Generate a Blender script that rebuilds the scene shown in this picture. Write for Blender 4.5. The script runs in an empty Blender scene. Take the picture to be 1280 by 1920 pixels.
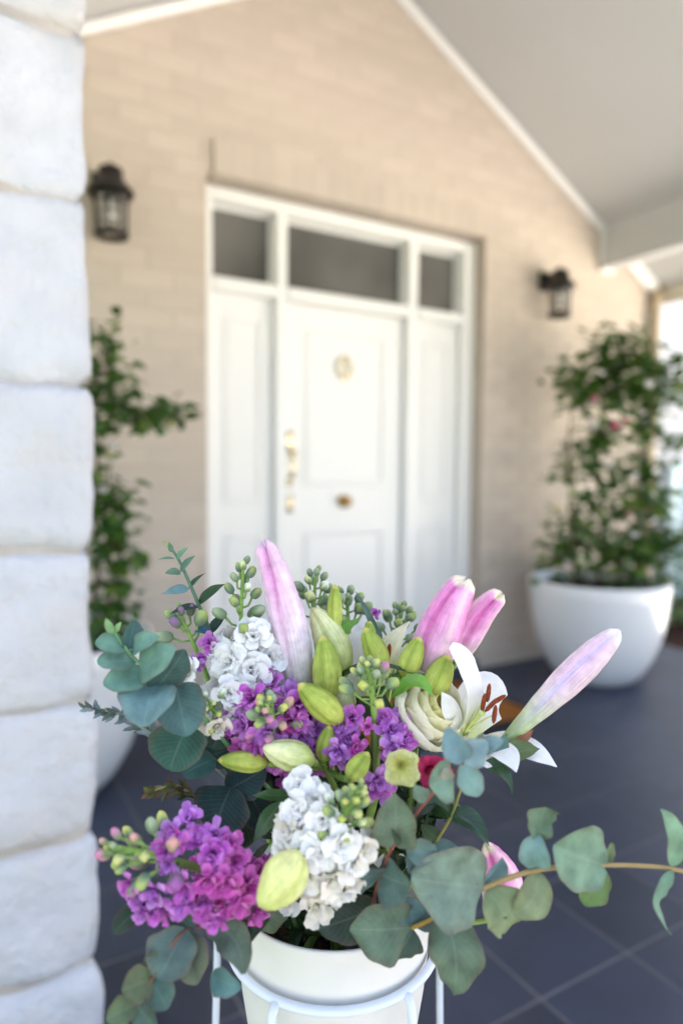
import bpy, math, random
from mathutils import Vector, Matrix
random.seed(7)
V = Vector
scene = bpy.context.scene
COLL = scene.collection

# ------------------------------------------------------------------ camera
CAM = V((0.0, -3.0645, 1.1996))
yaw, pitch, roll = math.radians(30.36), math.radians(-3.72), math.radians(0.52)
fwd = V((math.sin(yaw)*math.cos(pitch), math.cos(yaw)*math.cos(pitch), math.sin(pitch)))
rgt0 = V((math.cos(yaw), -math.sin(yaw), 0)); up0 = rgt0.cross(fwd)
rgt = rgt0*math.cos(roll) + up0*math.sin(roll); upv = up0*math.cos(roll) - rgt0*math.sin(roll)
cd = bpy.data.cameras.new('camera'); cam = bpy.data.objects.new('camera', cd); COLL.objects.link(cam)
m = Matrix((rgt, upv, -fwd)).transposed().to_4x4(); m.translation = CAM
cam.matrix_world = m
cd.sensor_fit = 'HORIZONTAL'; cd.sensor_width = 24.0; cd.lens = 23.97
cd.clip_start = 0.05; cd.clip_end = 400
cd.dof.use_dof = True; cd.dof.focus_distance = 0.585; cd.dof.aperture_fstop = 2.3
scene.camera = cam

# ------------------------------------------------------------------ light
SUN_EL, SUN_AZ = math.radians(68), math.radians(-4)      # azimuth from +y towards +x: the sun stands behind the house
w = bpy.data.worlds.new('World'); scene.world = w; w.use_nodes = True
nt = w.node_tree; nt.nodes.clear()
sky = nt.nodes.new('ShaderNodeTexSky'); sky.sky_type = 'NISHITA'; sky.sun_disc = False
sky.sun_elevation = SUN_EL; sky.sun_rotation = SUN_AZ
sky.air_density = 1.0; sky.dust_density = 5.0; sky.ozone_density = 1.0; sky.altitude = 50
bg = nt.nodes.new('ShaderNodeBackground'); bg.inputs['Strength'].default_value = 0.10
wo = nt.nodes.new('ShaderNodeOutputWorld')
nt.links.new(sky.outputs[0], bg.inputs[0]); nt.links.new(bg.outputs[0], wo.inputs[0])
sd = bpy.data.lights.new('sun', 'SUN'); sd.energy = 5.0; sd.angle = math.radians(0.53); sd.color = (1, .97, .92)
sun = bpy.data.objects.new('sun', sd); COLL.objects.link(sun)
sdir = V((math.sin(SUN_AZ)*math.cos(SUN_EL), math.cos(SUN_AZ)*math.cos(SUN_EL), math.sin(SUN_EL)))
sun.rotation_euler = sdir.to_track_quat('Z', 'Y').to_euler()
sun.location = (0, 0, 12)
vs = scene.view_settings
scene.display_settings.display_device = 'sRGB'
vs.view_transform = 'Standard'; vs.look = 'None'; vs.gamma = 1; vs.use_curve_mapping = False
vs.exposure = 2.78
vs.use_white_balance = True; vs.white_balance_temperature = 7000; vs.white_balance_tint = 10

# ------------------------------------------------------------------ helpers
def lin(c):
    c = c/255.0
    return c/12.92 if c <= .04045 else ((c+.055)/1.055)**2.4
def C(r, g, b): return (lin(r), lin(g), lin(b))
def mixc(a, b, t):
    t = min(1, max(0, t)); return tuple(a[i]*(1-t)+b[i]*t for i in range(3))
def jit(c, s, rnd=random):
    k = 1+rnd.uniform(-s, s); return tuple(min(1, x*k*(1+rnd.uniform(-s, s)*.35)) for x in c)

class MB:
    """collects geometry (world coordinates) for one mesh object"""
    def __init__(s): s.v = []; s.f = []; s.c = []; s.uv = []
    def add(s, vs_, fs_, cs=None, uv=None):
        o = len(s.v); s.v += [tuple(p) for p in vs_]; s.f += [tuple(i+o for i in f) for f in fs_]
        n = len(vs_)
        s.c += cs if cs else [(.5, .5, .5)]*n
        s.uv += uv if uv else [(0, 0)]*n
    def box(s, x0, x1, y0, y1, z0, z1, ch=0):
        if ch <= 0:
            vs_ = [(x, y, z) for x in (x0, x1) for y in (y0, y1) for z in (z0, z1)]
            s.add(vs_, [(0, 1, 3, 2), (4, 6, 7, 5), (0, 4, 5, 1), (2, 3, 7, 6), (0, 2, 6, 4), (1, 5, 7, 3)])
        else:
            vs_, fs_ = chamfer_box(x0, x1, y0, y1, z0, z1, ch); s.add(vs_, fs_)
    def tube(s, pts, rad, seg=8, col=None, cap=True):
        pts = [V(p) for p in pts]; n = len(pts)
        if not hasattr(rad, '__len__'): rad = [rad]*n
        vs_, fs_, cs = [], [], []
        a = None
        for i, p in enumerate(pts):
            T = (pts[min(i+1, n-1)] - pts[max(i-1, 0)]).normalized()
            if a is None:
                a = T.orthogonal().normalized()
            else:
                a = (a - T*a.dot(T)); a = a.normalized() if a.length > 1e-6 else T.orthogonal().normalized()
            b = T.cross(a)
            for k in range(seg):
                an = 2*math.pi*k/seg
                vs_.append(p + (a*math.cos(an) + b*math.sin(an))*rad[i])
                if col: cs.append(col(i/(n-1)) if callable(col) else col)
        for i in range(n-1):
            for k in range(seg):
                k2 = (k+1) % seg
                fs_.append((i*seg+k, i*seg+k2, (i+1)*seg+k2, (i+1)*seg+k))
        if cap:
            fs_.append(tuple(reversed(range(seg)))); fs_.append(tuple((n-1)*seg+k for k in range(seg)))
        s.add(vs_, fs_, cs or None)
    def lathe(s, prof, c=(0, 0, 0), seg=32, col=None, close=False):
        vs_, fs_, cs = [], [], []
        for r, z in prof:
            for k in range(seg):
                an = 2*math.pi*k/seg
                vs_.append((c[0]+r*math.cos(an), c[1]+r*math.sin(an), c[2]+z))
                if col: cs.append(col)
        n = len(prof)
        for i in range(n-1 if not close else n):
            j = (i+1) % n
            for k in range(seg):
                k2 = (k+1) % seg
                fs_.append((i*seg+k, i*seg+k2, j*seg+k2, j*seg+k))
        s.add(vs_, fs_, cs or None)
    def mesh(s, name, smooth=True, off=V((0, 0, 0))):
        me = bpy.data.meshes.new(name)
        me.from_pydata([(p[0]-off.x, p[1]-off.y, p[2]-off.z) for p in s.v], [], s.f)
        ca = me.attributes.new('Col', 'FLOAT_COLOR', 'POINT')
        ca.data.foreach_set('color', [x for c in s.c for x in (c[0], c[1], c[2], 1.0)])
        va = me.attributes.new('LeafPos', 'FLOAT_VECTOR', 'POINT')
        va.data.foreach_set('vector', [x for u in s.uv for x in (u[0], u[1], 0.0)])
        if smooth: me.polygons.foreach_set('use_smooth', [True]*len(me.polygons))
        me.update()
        return me
    def build(s, name, mat, parent=None, smooth=True, label=None, kind=None):
        off = origin(parent)
        me = s.mesh(name, smooth, off); me.materials.append(mat)
        o = bpy.data.objects.new(name, me); COLL.objects.link(o)
        if parent: o.parent = parent
        if label: o['label'] = label
        if kind: o['kind'] = kind
        return o
def origin(p):
    t = V((0, 0, 0))
    while p is not None: t += p.location; p = p.parent
    return t
def chamfer_box(x0, x1, y0, y1, z0, z1, c):
    xs, ys, zs = (x0, x1), (y0, y1), (z0, z1); vs_ = []; idx = {}
    for i in (0, 1):
        for j in (0, 1):
            for k in (0, 1):
                sx, sy, sz = (c if i == 0 else -c), (c if j == 0 else -c), (c if k == 0 else -c)
                for ax, p in enumerate(((xs[i], ys[j]+sy, zs[k]+sz), (xs[i]+sx, ys[j], zs[k]+sz), (xs[i]+sx, ys[j]+sy, zs[k]))):
                    idx[(i, j, k, ax)] = len(vs_); vs_.append(p)
    f = []
    g = idx
    for i in (0, 1): f.append([g[(i, 0, 0, 0)], g[(i, 1, 0, 0)], g[(i, 1, 1, 0)], g[(i, 0, 1, 0)]])
    for j in (0, 1): f.append([g[(0, j, 0, 1)], g[(1, j, 0, 1)], g[(1, j, 1, 1)], g[(0, j, 1, 1)]])
    for k in (0, 1): f.append([g[(0, 0, k, 2)], g[(1, 0, k, 2)], g[(1, 1, k, 2)], g[(0, 1, k, 2)]])
    for j in (0, 1):
        for k in (0, 1): f.append([g[(0, j, k, 1)], g[(1, j, k, 1)], g[(1, j, k, 2)], g[(0, j, k, 2)]])
    for i in (0, 1):
        for k in (0, 1): f.append([g[(i, 0, k, 0)], g[(i, 1, k, 0)], g[(i, 1, k, 2)], g[(i, 0, k, 2)]])
    for i in (0, 1):
        for j in (0, 1): f.append([g[(i, j, 0, 0)], g[(i, j, 1, 0)], g[(i, j, 1, 1)], g[(i, j, 0, 1)]])
    for i in (0, 1):
        for j in (0, 1):
            for k in (0, 1): f.append([g[(i, j, k, 0)], g[(i, j, k, 1)], g[(i, j, k, 2)]])
    ctr = V(((x0+x1)/2, (y0+y1)/2, (z0+z1)/2)); out = []
    for q in f:                                     # outward winding
        p = [V(vs_[i]) for i in q]; n = (p[1]-p[0]).cross(p[2]-p[0]); mid = sum(p, V())/len(p)
        out.append(tuple(q) if n.dot(mid-ctr) > 0 else tuple(reversed(q)))
    return vs_, out
def thing(name, label, cat, loc=(0, 0, 0), group=None):
    o = bpy.data.objects.new(name, None); COLL.objects.link(o); o.location = loc; o.empty_display_size = .05
    o['label'] = label; o['category'] = cat
    if group: o['group'] = group
    return o
def tag(o, label=None, cat=None, group=None, kind=None):
    for k, x in (('label', label), ('category', cat), ('group', group), ('kind', kind)):
        if x: o[k] = x
    return o
def place(name, me, mat4, parent):
    """a copy that shares its mesh, at a world matrix, as a child of parent"""
    o = bpy.data.objects.new(name, me); COLL.objects.link(o); o.parent = parent
    o.matrix_local = Matrix.Translation(-origin(parent)) @ mat4
    return o
def bez(a, c, b, t): return a*(1-t)**2 + c*(2*t*(1-t)) + b*t*t
def frame(z, hint=None):
    z = z.normalized(); x = (hint if hint is not None else z.orthogonal()); x = x - z*x.dot(z)
    x = x.normalized() if x.length > 1e-6 else z.orthogonal().normalized()
    return Matrix((x, z.cross(x), z)).transposed()

# ------------------------------------------------------------------ materials
def mat(name, base=(.5, .5, .5), rough=.5, spec=.5, metal=0, noise=0, nscale=8, bump=0, bscale=60, coat=0, attr=None, trans=0, detail=6, bdist=.01, streak=None, vary=0, stain=None):
    m_ = bpy.data.materials.new(name); m_.use_nodes = True; t = m_.node_tree; n = t.nodes; L = t.links
    b = n['Principled BSDF']; b.inputs['Base Color'].default_value = (*base, 1)
    b.inputs['Roughness'].default_value = rough; b.inputs['Metallic'].default_value = metal
    b.inputs['Specular IOR Level'].default_value = spec; b.inputs['Coat Weight'].default_value = coat
    tc = n.new('ShaderNodeTexCoord')
    col = None
    if attr:
        a = n.new('ShaderNodeAttribute'); a.attribute_name = attr; col = a.outputs['Color']
    if noise:
        no = n.new('ShaderNodeTexNoise'); no.inputs['Scale'].default_value = nscale; no.inputs['Detail'].default_value = detail
        L.new(tc.outputs['Object'], no.inputs['Vector'])
        mr = n.new('ShaderNodeMapRange'); mr.inputs[1].default_value = .25; mr.inputs[2].default_value = .75
        mr.inputs[3].default_value = 1-noise; mr.inputs[4].default_value = 1+noise
        L.new(no.outputs[0], mr.inputs[0])
        mx = n.new('ShaderNodeMix'); mx.data_type = 'RGBA'; mx.blend_type = 'MULTIPLY'; mx.inputs[0].default_value = 1
        if col: L.new(col, mx.inputs[6])
        else: mx.inputs[6].default_value = (*base, 1)
        L.new(mr.outputs[0], mx.inputs[7]); col = mx.outputs[2]
    def mult(col, fac, lo, hi, a0=.25, a1=.75):
        mr = n.new('ShaderNodeMapRange'); mr.inputs[1].default_value = a0; mr.inputs[2].default_value = a1; mr.inputs[3].default_value = lo; mr.inputs[4].default_value = hi
        L.new(fac, mr.inputs[0]); mx = n.new('ShaderNodeMix'); mx.data_type = 'RGBA'; mx.blend_type = 'MULTIPLY'; mx.inputs[0].default_value = 1
        if col: L.new(col, mx.inputs[6])
        else: mx.inputs[6].default_value = (*base, 1)
        L.new(mr.outputs[0], mx.inputs[7]); return mx.outputs[2]
    sfac = None
    if streak:                                         # fine veins running along a petal or bud
        sa = n.new('ShaderNodeAttribute'); sa.attribute_name = 'LeafPos'; mp = n.new('ShaderNodeMapping'); mp.inputs['Scale'].default_value = (*streak[:2], 1)
        L.new(sa.outputs['Vector'], mp.inputs[0]); sn = n.new('ShaderNodeTexNoise'); sn.inputs['Scale'].default_value = 1; sn.inputs['Detail'].default_value = 3
        L.new(mp.outputs[0], sn.inputs['Vector']); sfac = sn.outputs[0]; col = mult(col, sfac, 1-streak[2], 1+streak[2]*.6, .3, .7)
    if vary:
        oi = n.new('ShaderNodeObjectInfo'); col = mult(col, oi.outputs['Random'], 1-vary, 1+vary, 0, 1)
    if stain:                                          # weathered patches of another colour
        s1 = n.new('ShaderNodeTexNoise'); s1.inputs['Scale'].default_value = stain[1]; s1.inputs['Detail'].default_value = 7; L.new(tc.outputs['Object'], s1.inputs['Vector'])
        mr = n.new('ShaderNodeMapRange'); mr.inputs[1].default_value = .5; mr.inputs[2].default_value = .72; mr.inputs[3].default_value = 0; mr.inputs[4].default_value = stain[2]; L.new(s1.outputs[0], mr.inputs[0])
        mx = n.new('ShaderNodeMix'); mx.data_type = 'RGBA'; L.new(mr.outputs[0], mx.inputs[0]); L.new(col, mx.inputs[6]); mx.inputs[7].default_value = (*stain[0], 1); col = mx.outputs[2]
    if col: L.new(col, b.inputs['Base Color'])
    if bump:
        bn = n.new('ShaderNodeTexNoise'); bn.inputs['Scale'].default_value = bscale; bn.inputs['Detail'].default_value = 8
        L.new(tc.outputs['Object'], bn.inputs['Vector'])
        bu = n.new('ShaderNodeBump'); bu.inputs['Strength'].default_value = bump; bu.inputs['Distance'].default_value = bdist
        L.new(sfac if sfac else bn.outputs[0], bu.inputs['Height']); L.new(bu.outputs[0], b.inputs['Normal'])
    if trans:
        tr = n.new('ShaderNodeBsdfTranslucent'); ms = n.new('ShaderNodeMixShader'); ms.inputs[0].default_value = trans
        if col: L.new(col, tr.inputs[0])
        else: tr.inputs[0].default_value = (*base, 1)
        L.new(b.outputs[0], ms.inputs[1]); L.new(tr.outputs[0], ms.inputs[2])
        L.new(ms.outputs[0], n['Material Output'].inputs[0])
    return m_

def leaf_mat(name, rough, trans, vein=.35, nveins=9, spec=.4, bloom=0):
    """pigment from Col; midrib and side veins from the leaf's own coordinates (t along, s across)"""
    m_ = mat(name, attr='Col', rough=rough, spec=spec, noise=.34, nscale=75, trans=0); t = m_.node_tree; n = t.nodes; L = t.links
    b = n['Principled BSDF']; col = b.inputs['Base Color'].links[0].from_socket
    a = n.new('ShaderNodeAttribute'); a.attribute_name = 'LeafPos'; sx = n.new('ShaderNodeSeparateXYZ'); L.new(a.outputs['Vector'], sx.inputs[0])
    def mth(op, x, y=None, z=None):
        k = n.new('ShaderNodeMath'); k.operation = op
        for i, q in enumerate((x, y, z)):
            if q is None: continue
            if hasattr(q, 'is_linked'): L.new(q, k.inputs[i])
            else: k.inputs[i].default_value = q
        return k.outputs[0]
    ab = mth('ABSOLUTE', sx.outputs[1])
    mid = mth('SMOOTHSTEP' if False else 'LESS_THAN', ab, .045)
    ph = mth('SUBTRACT', mth('MULTIPLY', sx.outputs[0], float(nveins)), mth('MULTIPLY', ab, nveins*.33))
    fr = mth('ABSOLUTE', mth('SUBTRACT', mth('FRACT', ph), .5))
    side = mth('LESS_THAN', fr, .07)
    fac = mth('MULTIPLY', mth('MAXIMUM', mid, mth('MULTIPLY', side, .6)), vein)
    mx = n.new('ShaderNodeMix'); mx.data_type = 'RGBA'; L.new(fac, mx.inputs[0]); L.new(col, mx.inputs[6])
    hs = n.new('ShaderNodeMix'); hs.data_type = 'RGBA'; hs.inputs[0].default_value = .55; L.new(col, hs.inputs[6]); hs.inputs[7].default_value = (.42, .5, .36, 1)
    L.new(hs.outputs[2], mx.inputs[7]); L.new(mx.outputs[2], b.inputs['Base Color'])
    bu = n.new('ShaderNodeBump'); bu.inputs['Strength'].default_value = .25; bu.inputs['Distance'].default_value = .001
    L.new(fac, bu.inputs['Height']); L.new(bu.outputs[0], b.inputs['Normal'])
    if trans:
        tr = n.new('ShaderNodeBsdfTranslucent'); ms = n.new('ShaderNodeMixShader'); ms.inputs[0].default_value = trans
        L.new(mx.outputs[2], tr.inputs[0]); L.new(b.outputs[0], ms.inputs[1]); L.new(tr.outputs[0], ms.inputs[2])
        L.new(ms.outputs[0], n['Material Output'].inputs[0])
    return m_

M = {}
M['brick'] = mat('painted_brick', (.555, .475, .40), .62, .35, vary=.05, noise=.06, nscale=5, bump=.35, bscale=90, bdist=.004)
M['mortar'] = mat('painted_mortar', (.53, .45, .375), .7, .3, noise=.05, nscale=9, bump=.3, bscale=120, bdist=.004)
M['stone'] = mat('painted_sandstone', (.585, .585, .605), .7, .25, noise=.11, nscale=12, bump=.75, bscale=38, bdist=.014, stain=((.50, .43, .36), 6, .45))
M['stone_joint'] = mat('stained_joint', (.47, .42, .37), .8, .2, noise=.2, nscale=14, bump=.5, bscale=80)
M['white'] = mat('white_gloss_paint', (.87, .87, .85), .32, .5, noise=.015, nscale=3, bump=.03, bscale=30)
M['ceiling'] = mat('ceiling_paint', (.56, .56, .56), .7, .3, noise=.02, nscale=2, bump=.05, bscale=120)
M['trim'] = mat('trim_paint', (.82, .80, .78), .4, .5)
M['fascia'] = mat('fascia_paint', (.62, .57, .48), .45, .5)
M['pipe'] = mat('downpipe_paint', (.42, .34, .23), .45, .5)
M['tile'] = mat('slate_tile', (.025, .034, .062), .40, .45, vary=.16, noise=.2, nscale=6, bump=.15, bscale=150, bdist=.002)
M['grout'] = mat('grout', (.17, .165, .165), .85, .2, noise=.15, nscale=30)
M['sill'] = mat('dark_sill', (.075, .08, .095), .5, .45, noise=.15, nscale=20)
M['glass'] = mat('tinted_glass', (.135, .13, .12), .05, .6, noise=.45, nscale=1.8, detail=2)  # uneven tone in the colour stands for blotchy reflections
M['brass'] = mat('brass', (.86, .70, .42), .2, .5, metal=1, noise=.05, nscale=60)
M['oldbrass'] = mat('aged_brass', (.46, .26, .07), .33, .5, metal=1, noise=.1, nscale=60)
M['bronze'] = mat('dark_bronze', (.020, .016, .013), .42, .5, metal=.35, noise=.3, nscale=40, bump=.2, bscale=160)
M['bulb'] = mat('frosted_bulb', (.8, .78, .74), .3, .5)
M['glaze'] = mat('white_glaze', (.80, .80, .80), .18, .5, noise=.015, nscale=4, coat=.3)
M['soil'] = mat('potting_soil', (.02, .015, .012), .95, .1, noise=.5, nscale=90, bump=1, bscale=90, bdist=.02)
M['pot'] = mat('matte_ceramic', (.70, .685, .65), .5, .4, noise=.03, nscale=40, bump=.08, bscale=300, bdist=.001)
M['wire'] = mat('white_powder_coat', (.66, .72, .80), .38, .5, noise=.03, nscale=60)
M['coir'] = mat('coir', (.33, .125, .03), .95, .1, noise=.35, nscale=160, bump=1, bscale=400, bdist=.006)
M['rubber'] = mat('black_rubber', (.016, .017, .022), .7, .3, bump=.3, bscale=200)
M['mulch'] = mat('bark_mulch', (.026, .014, .010), .95, .1, noise=.6, nscale=40, bump=1, bscale=40, bdist=.03)
M['render'] = mat('white_render', (.45, .45, .47), .8, .2, noise=.03, nscale=3, bump=.2, bscale=60)
M['teal'] = mat('pale_blue_paint', (.60, .74, .77), .5, .4)
M['darkpane'] = mat('dark_window_glass', (.03, .035, .04), .08, .5)
M['lawn'] = mat('lawn', (.05, .09, .025), .9, .2, noise=.35, nscale=3, bump=.6, bscale=200)
M['side_bounce'] = mat('pale_bounce_ground', (.62, .60, .56), .8, .3, noise=.1, nscale=2, bump=.3, bscale=60)
M['front_bounce'] = mat('grey_bounce_ground', (.17, .17, .175), .8, .3, noise=.15, nscale=3, bump=.3, bscale=60)
M['roof'] = mat('roof_sheet', (.18, .18, .19), .6, .4)
M['petal'] = mat('petal', attr='Col', rough=.52, spec=.3, noise=.12, nscale=130, trans=.28, bump=.3, bdist=.0012, streak=(2.5, 7, .16))
M['soft'] = mat('soft_petal', attr='Col', rough=.55, spec=.25, noise=.07, nscale=110, trans=.30, bump=.2, bdist=.0010, streak=(2.2, 5, .05))
M['bud'] = mat('bud_skin', attr='Col', rough=.58, spec=.25, noise=.2, nscale=120, trans=.12, bump=.35, bdist=.0014, streak=(4, 26, .17))
M['stem'] = mat('green_stem', attr='Col', rough=.5, spec=.35, noise=.14, nscale=150)
M['euc'] = leaf_mat('eucalyptus_leaf', .6, .16, .17, 10, .25)
M['leaf'] = leaf_mat('glossy_leaf', .36, .22, .16, 7, .5)
M['vine'] = leaf_mat('climber_leaf', .38, .25, .15, 6, .5)
M['bark'] = mat('brown_stem', (.07, .045, .028), .8, .2, noise=.4, nscale=60)
M['anther'] = mat('pollen_brown', (.20, .045, .018), .85, .15, noise=.3, nscale=500)

# ------------------------------------------------------------------ ground, floor, added bounce ground
b = MB(); b.add([(-60, -60, -.16), (60, -60, -.16), (60, 60, -.16), (-60, 60, -.16)], [(0, 1, 2, 3)])
tag(b.build('ground', M['lawn'], smooth=False), kind='structure')
b = MB(); b.add([(-14, -24, -.155), (4.275, -24, -.155), (4.275, -3.46, -.155), (-14, -3.46, -.155)], [(0, 1, 2, 3)])
tag(b.build('front_bounce_ground', M['front_bounce'], smooth=False), kind='structure')  # unseen ground added in front; its grey sets how much sun bounces in
b = MB(); b.add([(4.28, -24, -.155), (18, -24, -.155), (18, -.62, -.155), (4.28, -.62, -.155)], [(0, 1, 2, 3)])
tag(b.build('side_bounce_ground', M['side_bounce'], smooth=False), kind='structure')  # unseen pale ground added to bounce sunlight onto the door and ceiling

FX0, FX1, FY0, FY1, TS = -.6, 4.26, -3.45, 0.0, .3
b = MB(); b.box(FX0, FX1, FY0, FY1, -.15, -.0012)
floor = tag(b.build('porch_floor', M['grout'], smooth=False), kind='structure')
tb = MB(); tb.box(-.1472, .1472, -.1472, .1472, -.01, 0, .0008); tile_me = tb.mesh('tile', False); tile_me.materials.append(M['tile'])
x = 1.1435 - 6*TS + TS/2
tx = []
while x - TS/2 < FX1: tx.append(x); x += TS
ty = []; y = -2.028 + 6*.3 + .15
while y + .15 > FY0: ty.append(y); y -= .3
cut = {}
for x in tx:
    for y in ty:
        x0, x1, y0, y1 = max(x-.1475, FX0), min(x+.1475, FX1), max(y-.1475, FY0), min(y+.1475, FY1-.002)
        if x1-x0 < .02 or y1-y0 < .02: continue
        rx = random.uniform(-.0015, .0015)
        if x1-x0 > .294 and y1-y0 > .294:
            o = bpy.data.objects.new('tile', tile_me); COLL.objects.link(o); o.parent = floor
            o.location = (x, y, random.uniform(-.0004, .0004)); o.rotation_euler = (rx, random.uniform(-.0015, .0015), 0)
        else:
            q = MB(); q.box(x0, x1, y0, y1, -.01, 0, .0015); q.build('tile', M['tile'], floor, False)

# ------------------------------------------------------------------ the house
CXD = 1.895                                            # centre of the doorway
OX0, OX1, OZ = 1.068, 2.741, 2.534                     # brick opening
RX, RZ, RS = 1.92, 3.755, .552                         # ridge and pitch of the porch gable
def rake(x): return RZ - RS*abs(x-RX)
house = thing('house', 'cream painted brick house with a white panelled front door and gabled porch', 'house', (CXD, 0, 0))
b = MB()
for x0, x1, z0, z1 in ((-4, OX0, 0, 4.2), (OX1, 4.24, 0, 4.2), (OX0, OX1, OZ, 4.2)):
    b.box(x0, x1, 0, .25, z0, z1)
b.box(4.0, 4.24, .25, 6, 0, 4.2)
wall = b.build('wall', M['mortar'], house, False)
# bricks: 230 x 76 mm faces, 10 mm joints; the ones the picture shows largest are single, the rest one mesh
BL, BH, J = .23, .076, .010
full = MB(); full.box(-BL/2, BL/2, -.0022, .012, -BH/2, BH/2, .003); brick_me = full.mesh('brick', False); brick_me.materials.append(M['brick'])
cells = []
z = BH/2 + .006; row = 0
while z < 3.8:
    x = -4 + (row % 2)*(BL+J)/2
    while x < 4.24:
        segs = [(x, min(x+BL, 4.24))]
        if z - BH/2 < OZ + .165 and z + BH/2 > 0:      # opening and its lintel course
            lo, hi = (OX0, OX1) if z < OZ else (OX0, OX1+.02)
            if z + BH/2 < OZ + .165:
                ns = []
                for a0, a1 in segs:
                    if a1 <= lo or a0 >= hi: ns.append((a0, a1))
                    else:
                        if a0 < lo-.02: ns.append((a0, lo))
                        if a1 > hi+.02: ns.append((hi, a1))
                segs = ns
        for a0, a1 in segs:
            xm = (a0+a1)/2
            if z - BH/2 < rake(xm)+.05 or abs(xm-RX) > 2.6: cells.append((a0, a1, z))
        x += BL+J
    z += BH+J; row += 1
def seen(xm, z):
    d = V((xm, 0, z)) - CAM; Z = d.dot(fwd); u = d.dot(rgt)/Z; v_ = -d.dot(upv)/Z
    ok = -.37 < u < .455 and -.76 < v_ < .24 and z < rake(xm)+.02
    if u < -.30 and v_ > -.02: ok = ok and v_ < .12
    return (Z if ok else 99, xm)
cells.sort(key=lambda c: seen((c[0]+c[1])/2, c[2]))
rest = MB()
for i, (a0, a1, z) in enumerate(cells):
    if i < 284:
        if a1-a0 > BL-.002:
            o = bpy.data.objects.new('brick', brick_me); COLL.objects.link(o); o.parent = house
            o.location = ((a0+a1)/2-CXD, random.uniform(-.0012, .0008), z)
        else:
            q = MB(); q.box(a0, a1, -.0022, .012, z-BH/2, z+BH/2, .003); q.build('brick', M['brick'], house, False)
    else: rest.box(a0, a1, -.0022, .012, z-BH/2, z+BH/2)
rest.build('brickwork', M['brick'], house, False, kind='stuff')
# soldier course over the doorway, standing proud of the wall
x = OX0+.032
while x < OX1:
    x1 = min(x+.1, OX1+.016)
    q = MB(); q.box(x, x1+.001, -.017, .1, OZ-.004, OZ+.152, .0014); q.build('lintel_brick', M['brick'], house, False); x = x1+.002
# reveals of the opening, rendered and painted
b = MB(); b.box(OX1-.002, OX1+.1, .013, .24, 0, OZ); b.box(OX0-.1, OX0+.002, .013, .24, 0, OZ); b.box(OX0+.003, OX1-.003, .101, .24, OZ-.002, OZ+.1)
b.build('reveal', M['mortar'], house, False)
# porch roof: two sloping ceilings, ridge to eave
YF = -2.78
for sgn, xe in ((-1, -.46), (1, 4.30)):
    b = MB(); za, zb_ = RZ+.012, rake(xe)+.012
    vs_ = [(RX, -.004, za), (xe, -.004, zb_), (xe, YF, zb_), (RX, YF, za), (RX, -.004, za+.16), (xe, -.004, zb_+.16), (xe, YF, zb_+.16), (RX, YF, za+.16)]
    b.add(vs_, [(0, 1, 2, 3), (4, 7, 6, 5), (0, 4, 5, 1), (1, 5, 6, 2), (2, 6, 7, 3), (3, 7, 4, 0)])
    b.build('porch_ceiling', M['ceiling'], house, False)
    b = MB()                                            # quad bead along the wall
    n = V((-sgn*RS, 0, -1)).normalized()
    a0, a1 = V((RX, -.008, RZ)), V((RX+sgn*1.80, -.008, rake(RX+sgn*1.80)))
    sec = [V((0, 0, 0)), V((0, -.035, 0)), n*.016+V((0, -.032, 0)), n*.034+V((0, -.012, 0)), n*.036]
    b.add([a0+s_ for s_ in sec]+[a1+s_ for s_ in sec], [(0, 1, 6, 5), (1, 2, 7, 6), (2, 3, 8, 7), (3, 4, 9, 8), (0, 5, 9, 4), (5, 6, 7, 8, 9)])
    b.build('rake_trim', M['trim'], house, False)
    xb = RX+sgn*1.80; x0, x1 = sorted((xb, xb+sgn*.11))
    b = MB(); b.box(x0, x1, YF, -.006, 2.506, rake(xb)+.03, .004); b.build('beam', M['ceiling'], house, False)
    b = MB(); xi0, xi1 = sorted((xb-sgn*.018, xb-sgn*.0005))
    b.box(xi0, xi1, -.034, -.005, 2.53, rake(xb)-.012, .003)
    b.box(min(xi0, x0)-.002, max(xi1, x1)+.002, -.036, -.0055, 2.486, 2.5055, .003); b.build('beam_trim', M['trim'], house, False)
    # rake trim between beam and eave, fascia and gutter
    b = MB(); p0 = xb+sgn*.13; p1 = xe-sgn*.01
    q0, q1 = V((p0, -.01, rake(p0))), V((p1, -.01, rake(p1)))
    sec = [V((0, 0, .008)), V((0, -.05, .008)), n*.03+V((0, -.046, 0)), n*.055+V((0, -.012, 0)), n*.056]
    b.add([q0+s_ for s_ in sec]+[q1+s_ for s_ in sec], [(0, 1, 6, 5), (1, 2, 7, 6), (2, 3, 8, 7), (3, 4, 9, 8), (0, 5, 9, 4), (0, 1, 2, 3, 4), (5, 6, 7, 8, 9)])
    b.build('eave_trim', M['trim'], house, False)
    f0, f1 = sorted((xe, xe+sgn*.025))
    b = MB(); b.box(f0, f1, YF, 1.15, rake(xe)-.10, rake(xe)+.17, .004); b.build('fascia', M['fascia'], house, False)
    g = MB(); g0 = xe+sgn*.026
    g.tube([(g0+sgn*.055, YF, rake(xe)+.02), (g0+sgn*.055, 1.15, rake(xe)+.02)], .055, 12); g.build('gutter', M['trim'], house)
b = MB(); xl, xr = RX-1.91, RX+1.91                    # unseen front gable board, added to keep sky light off wall and pillar
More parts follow.
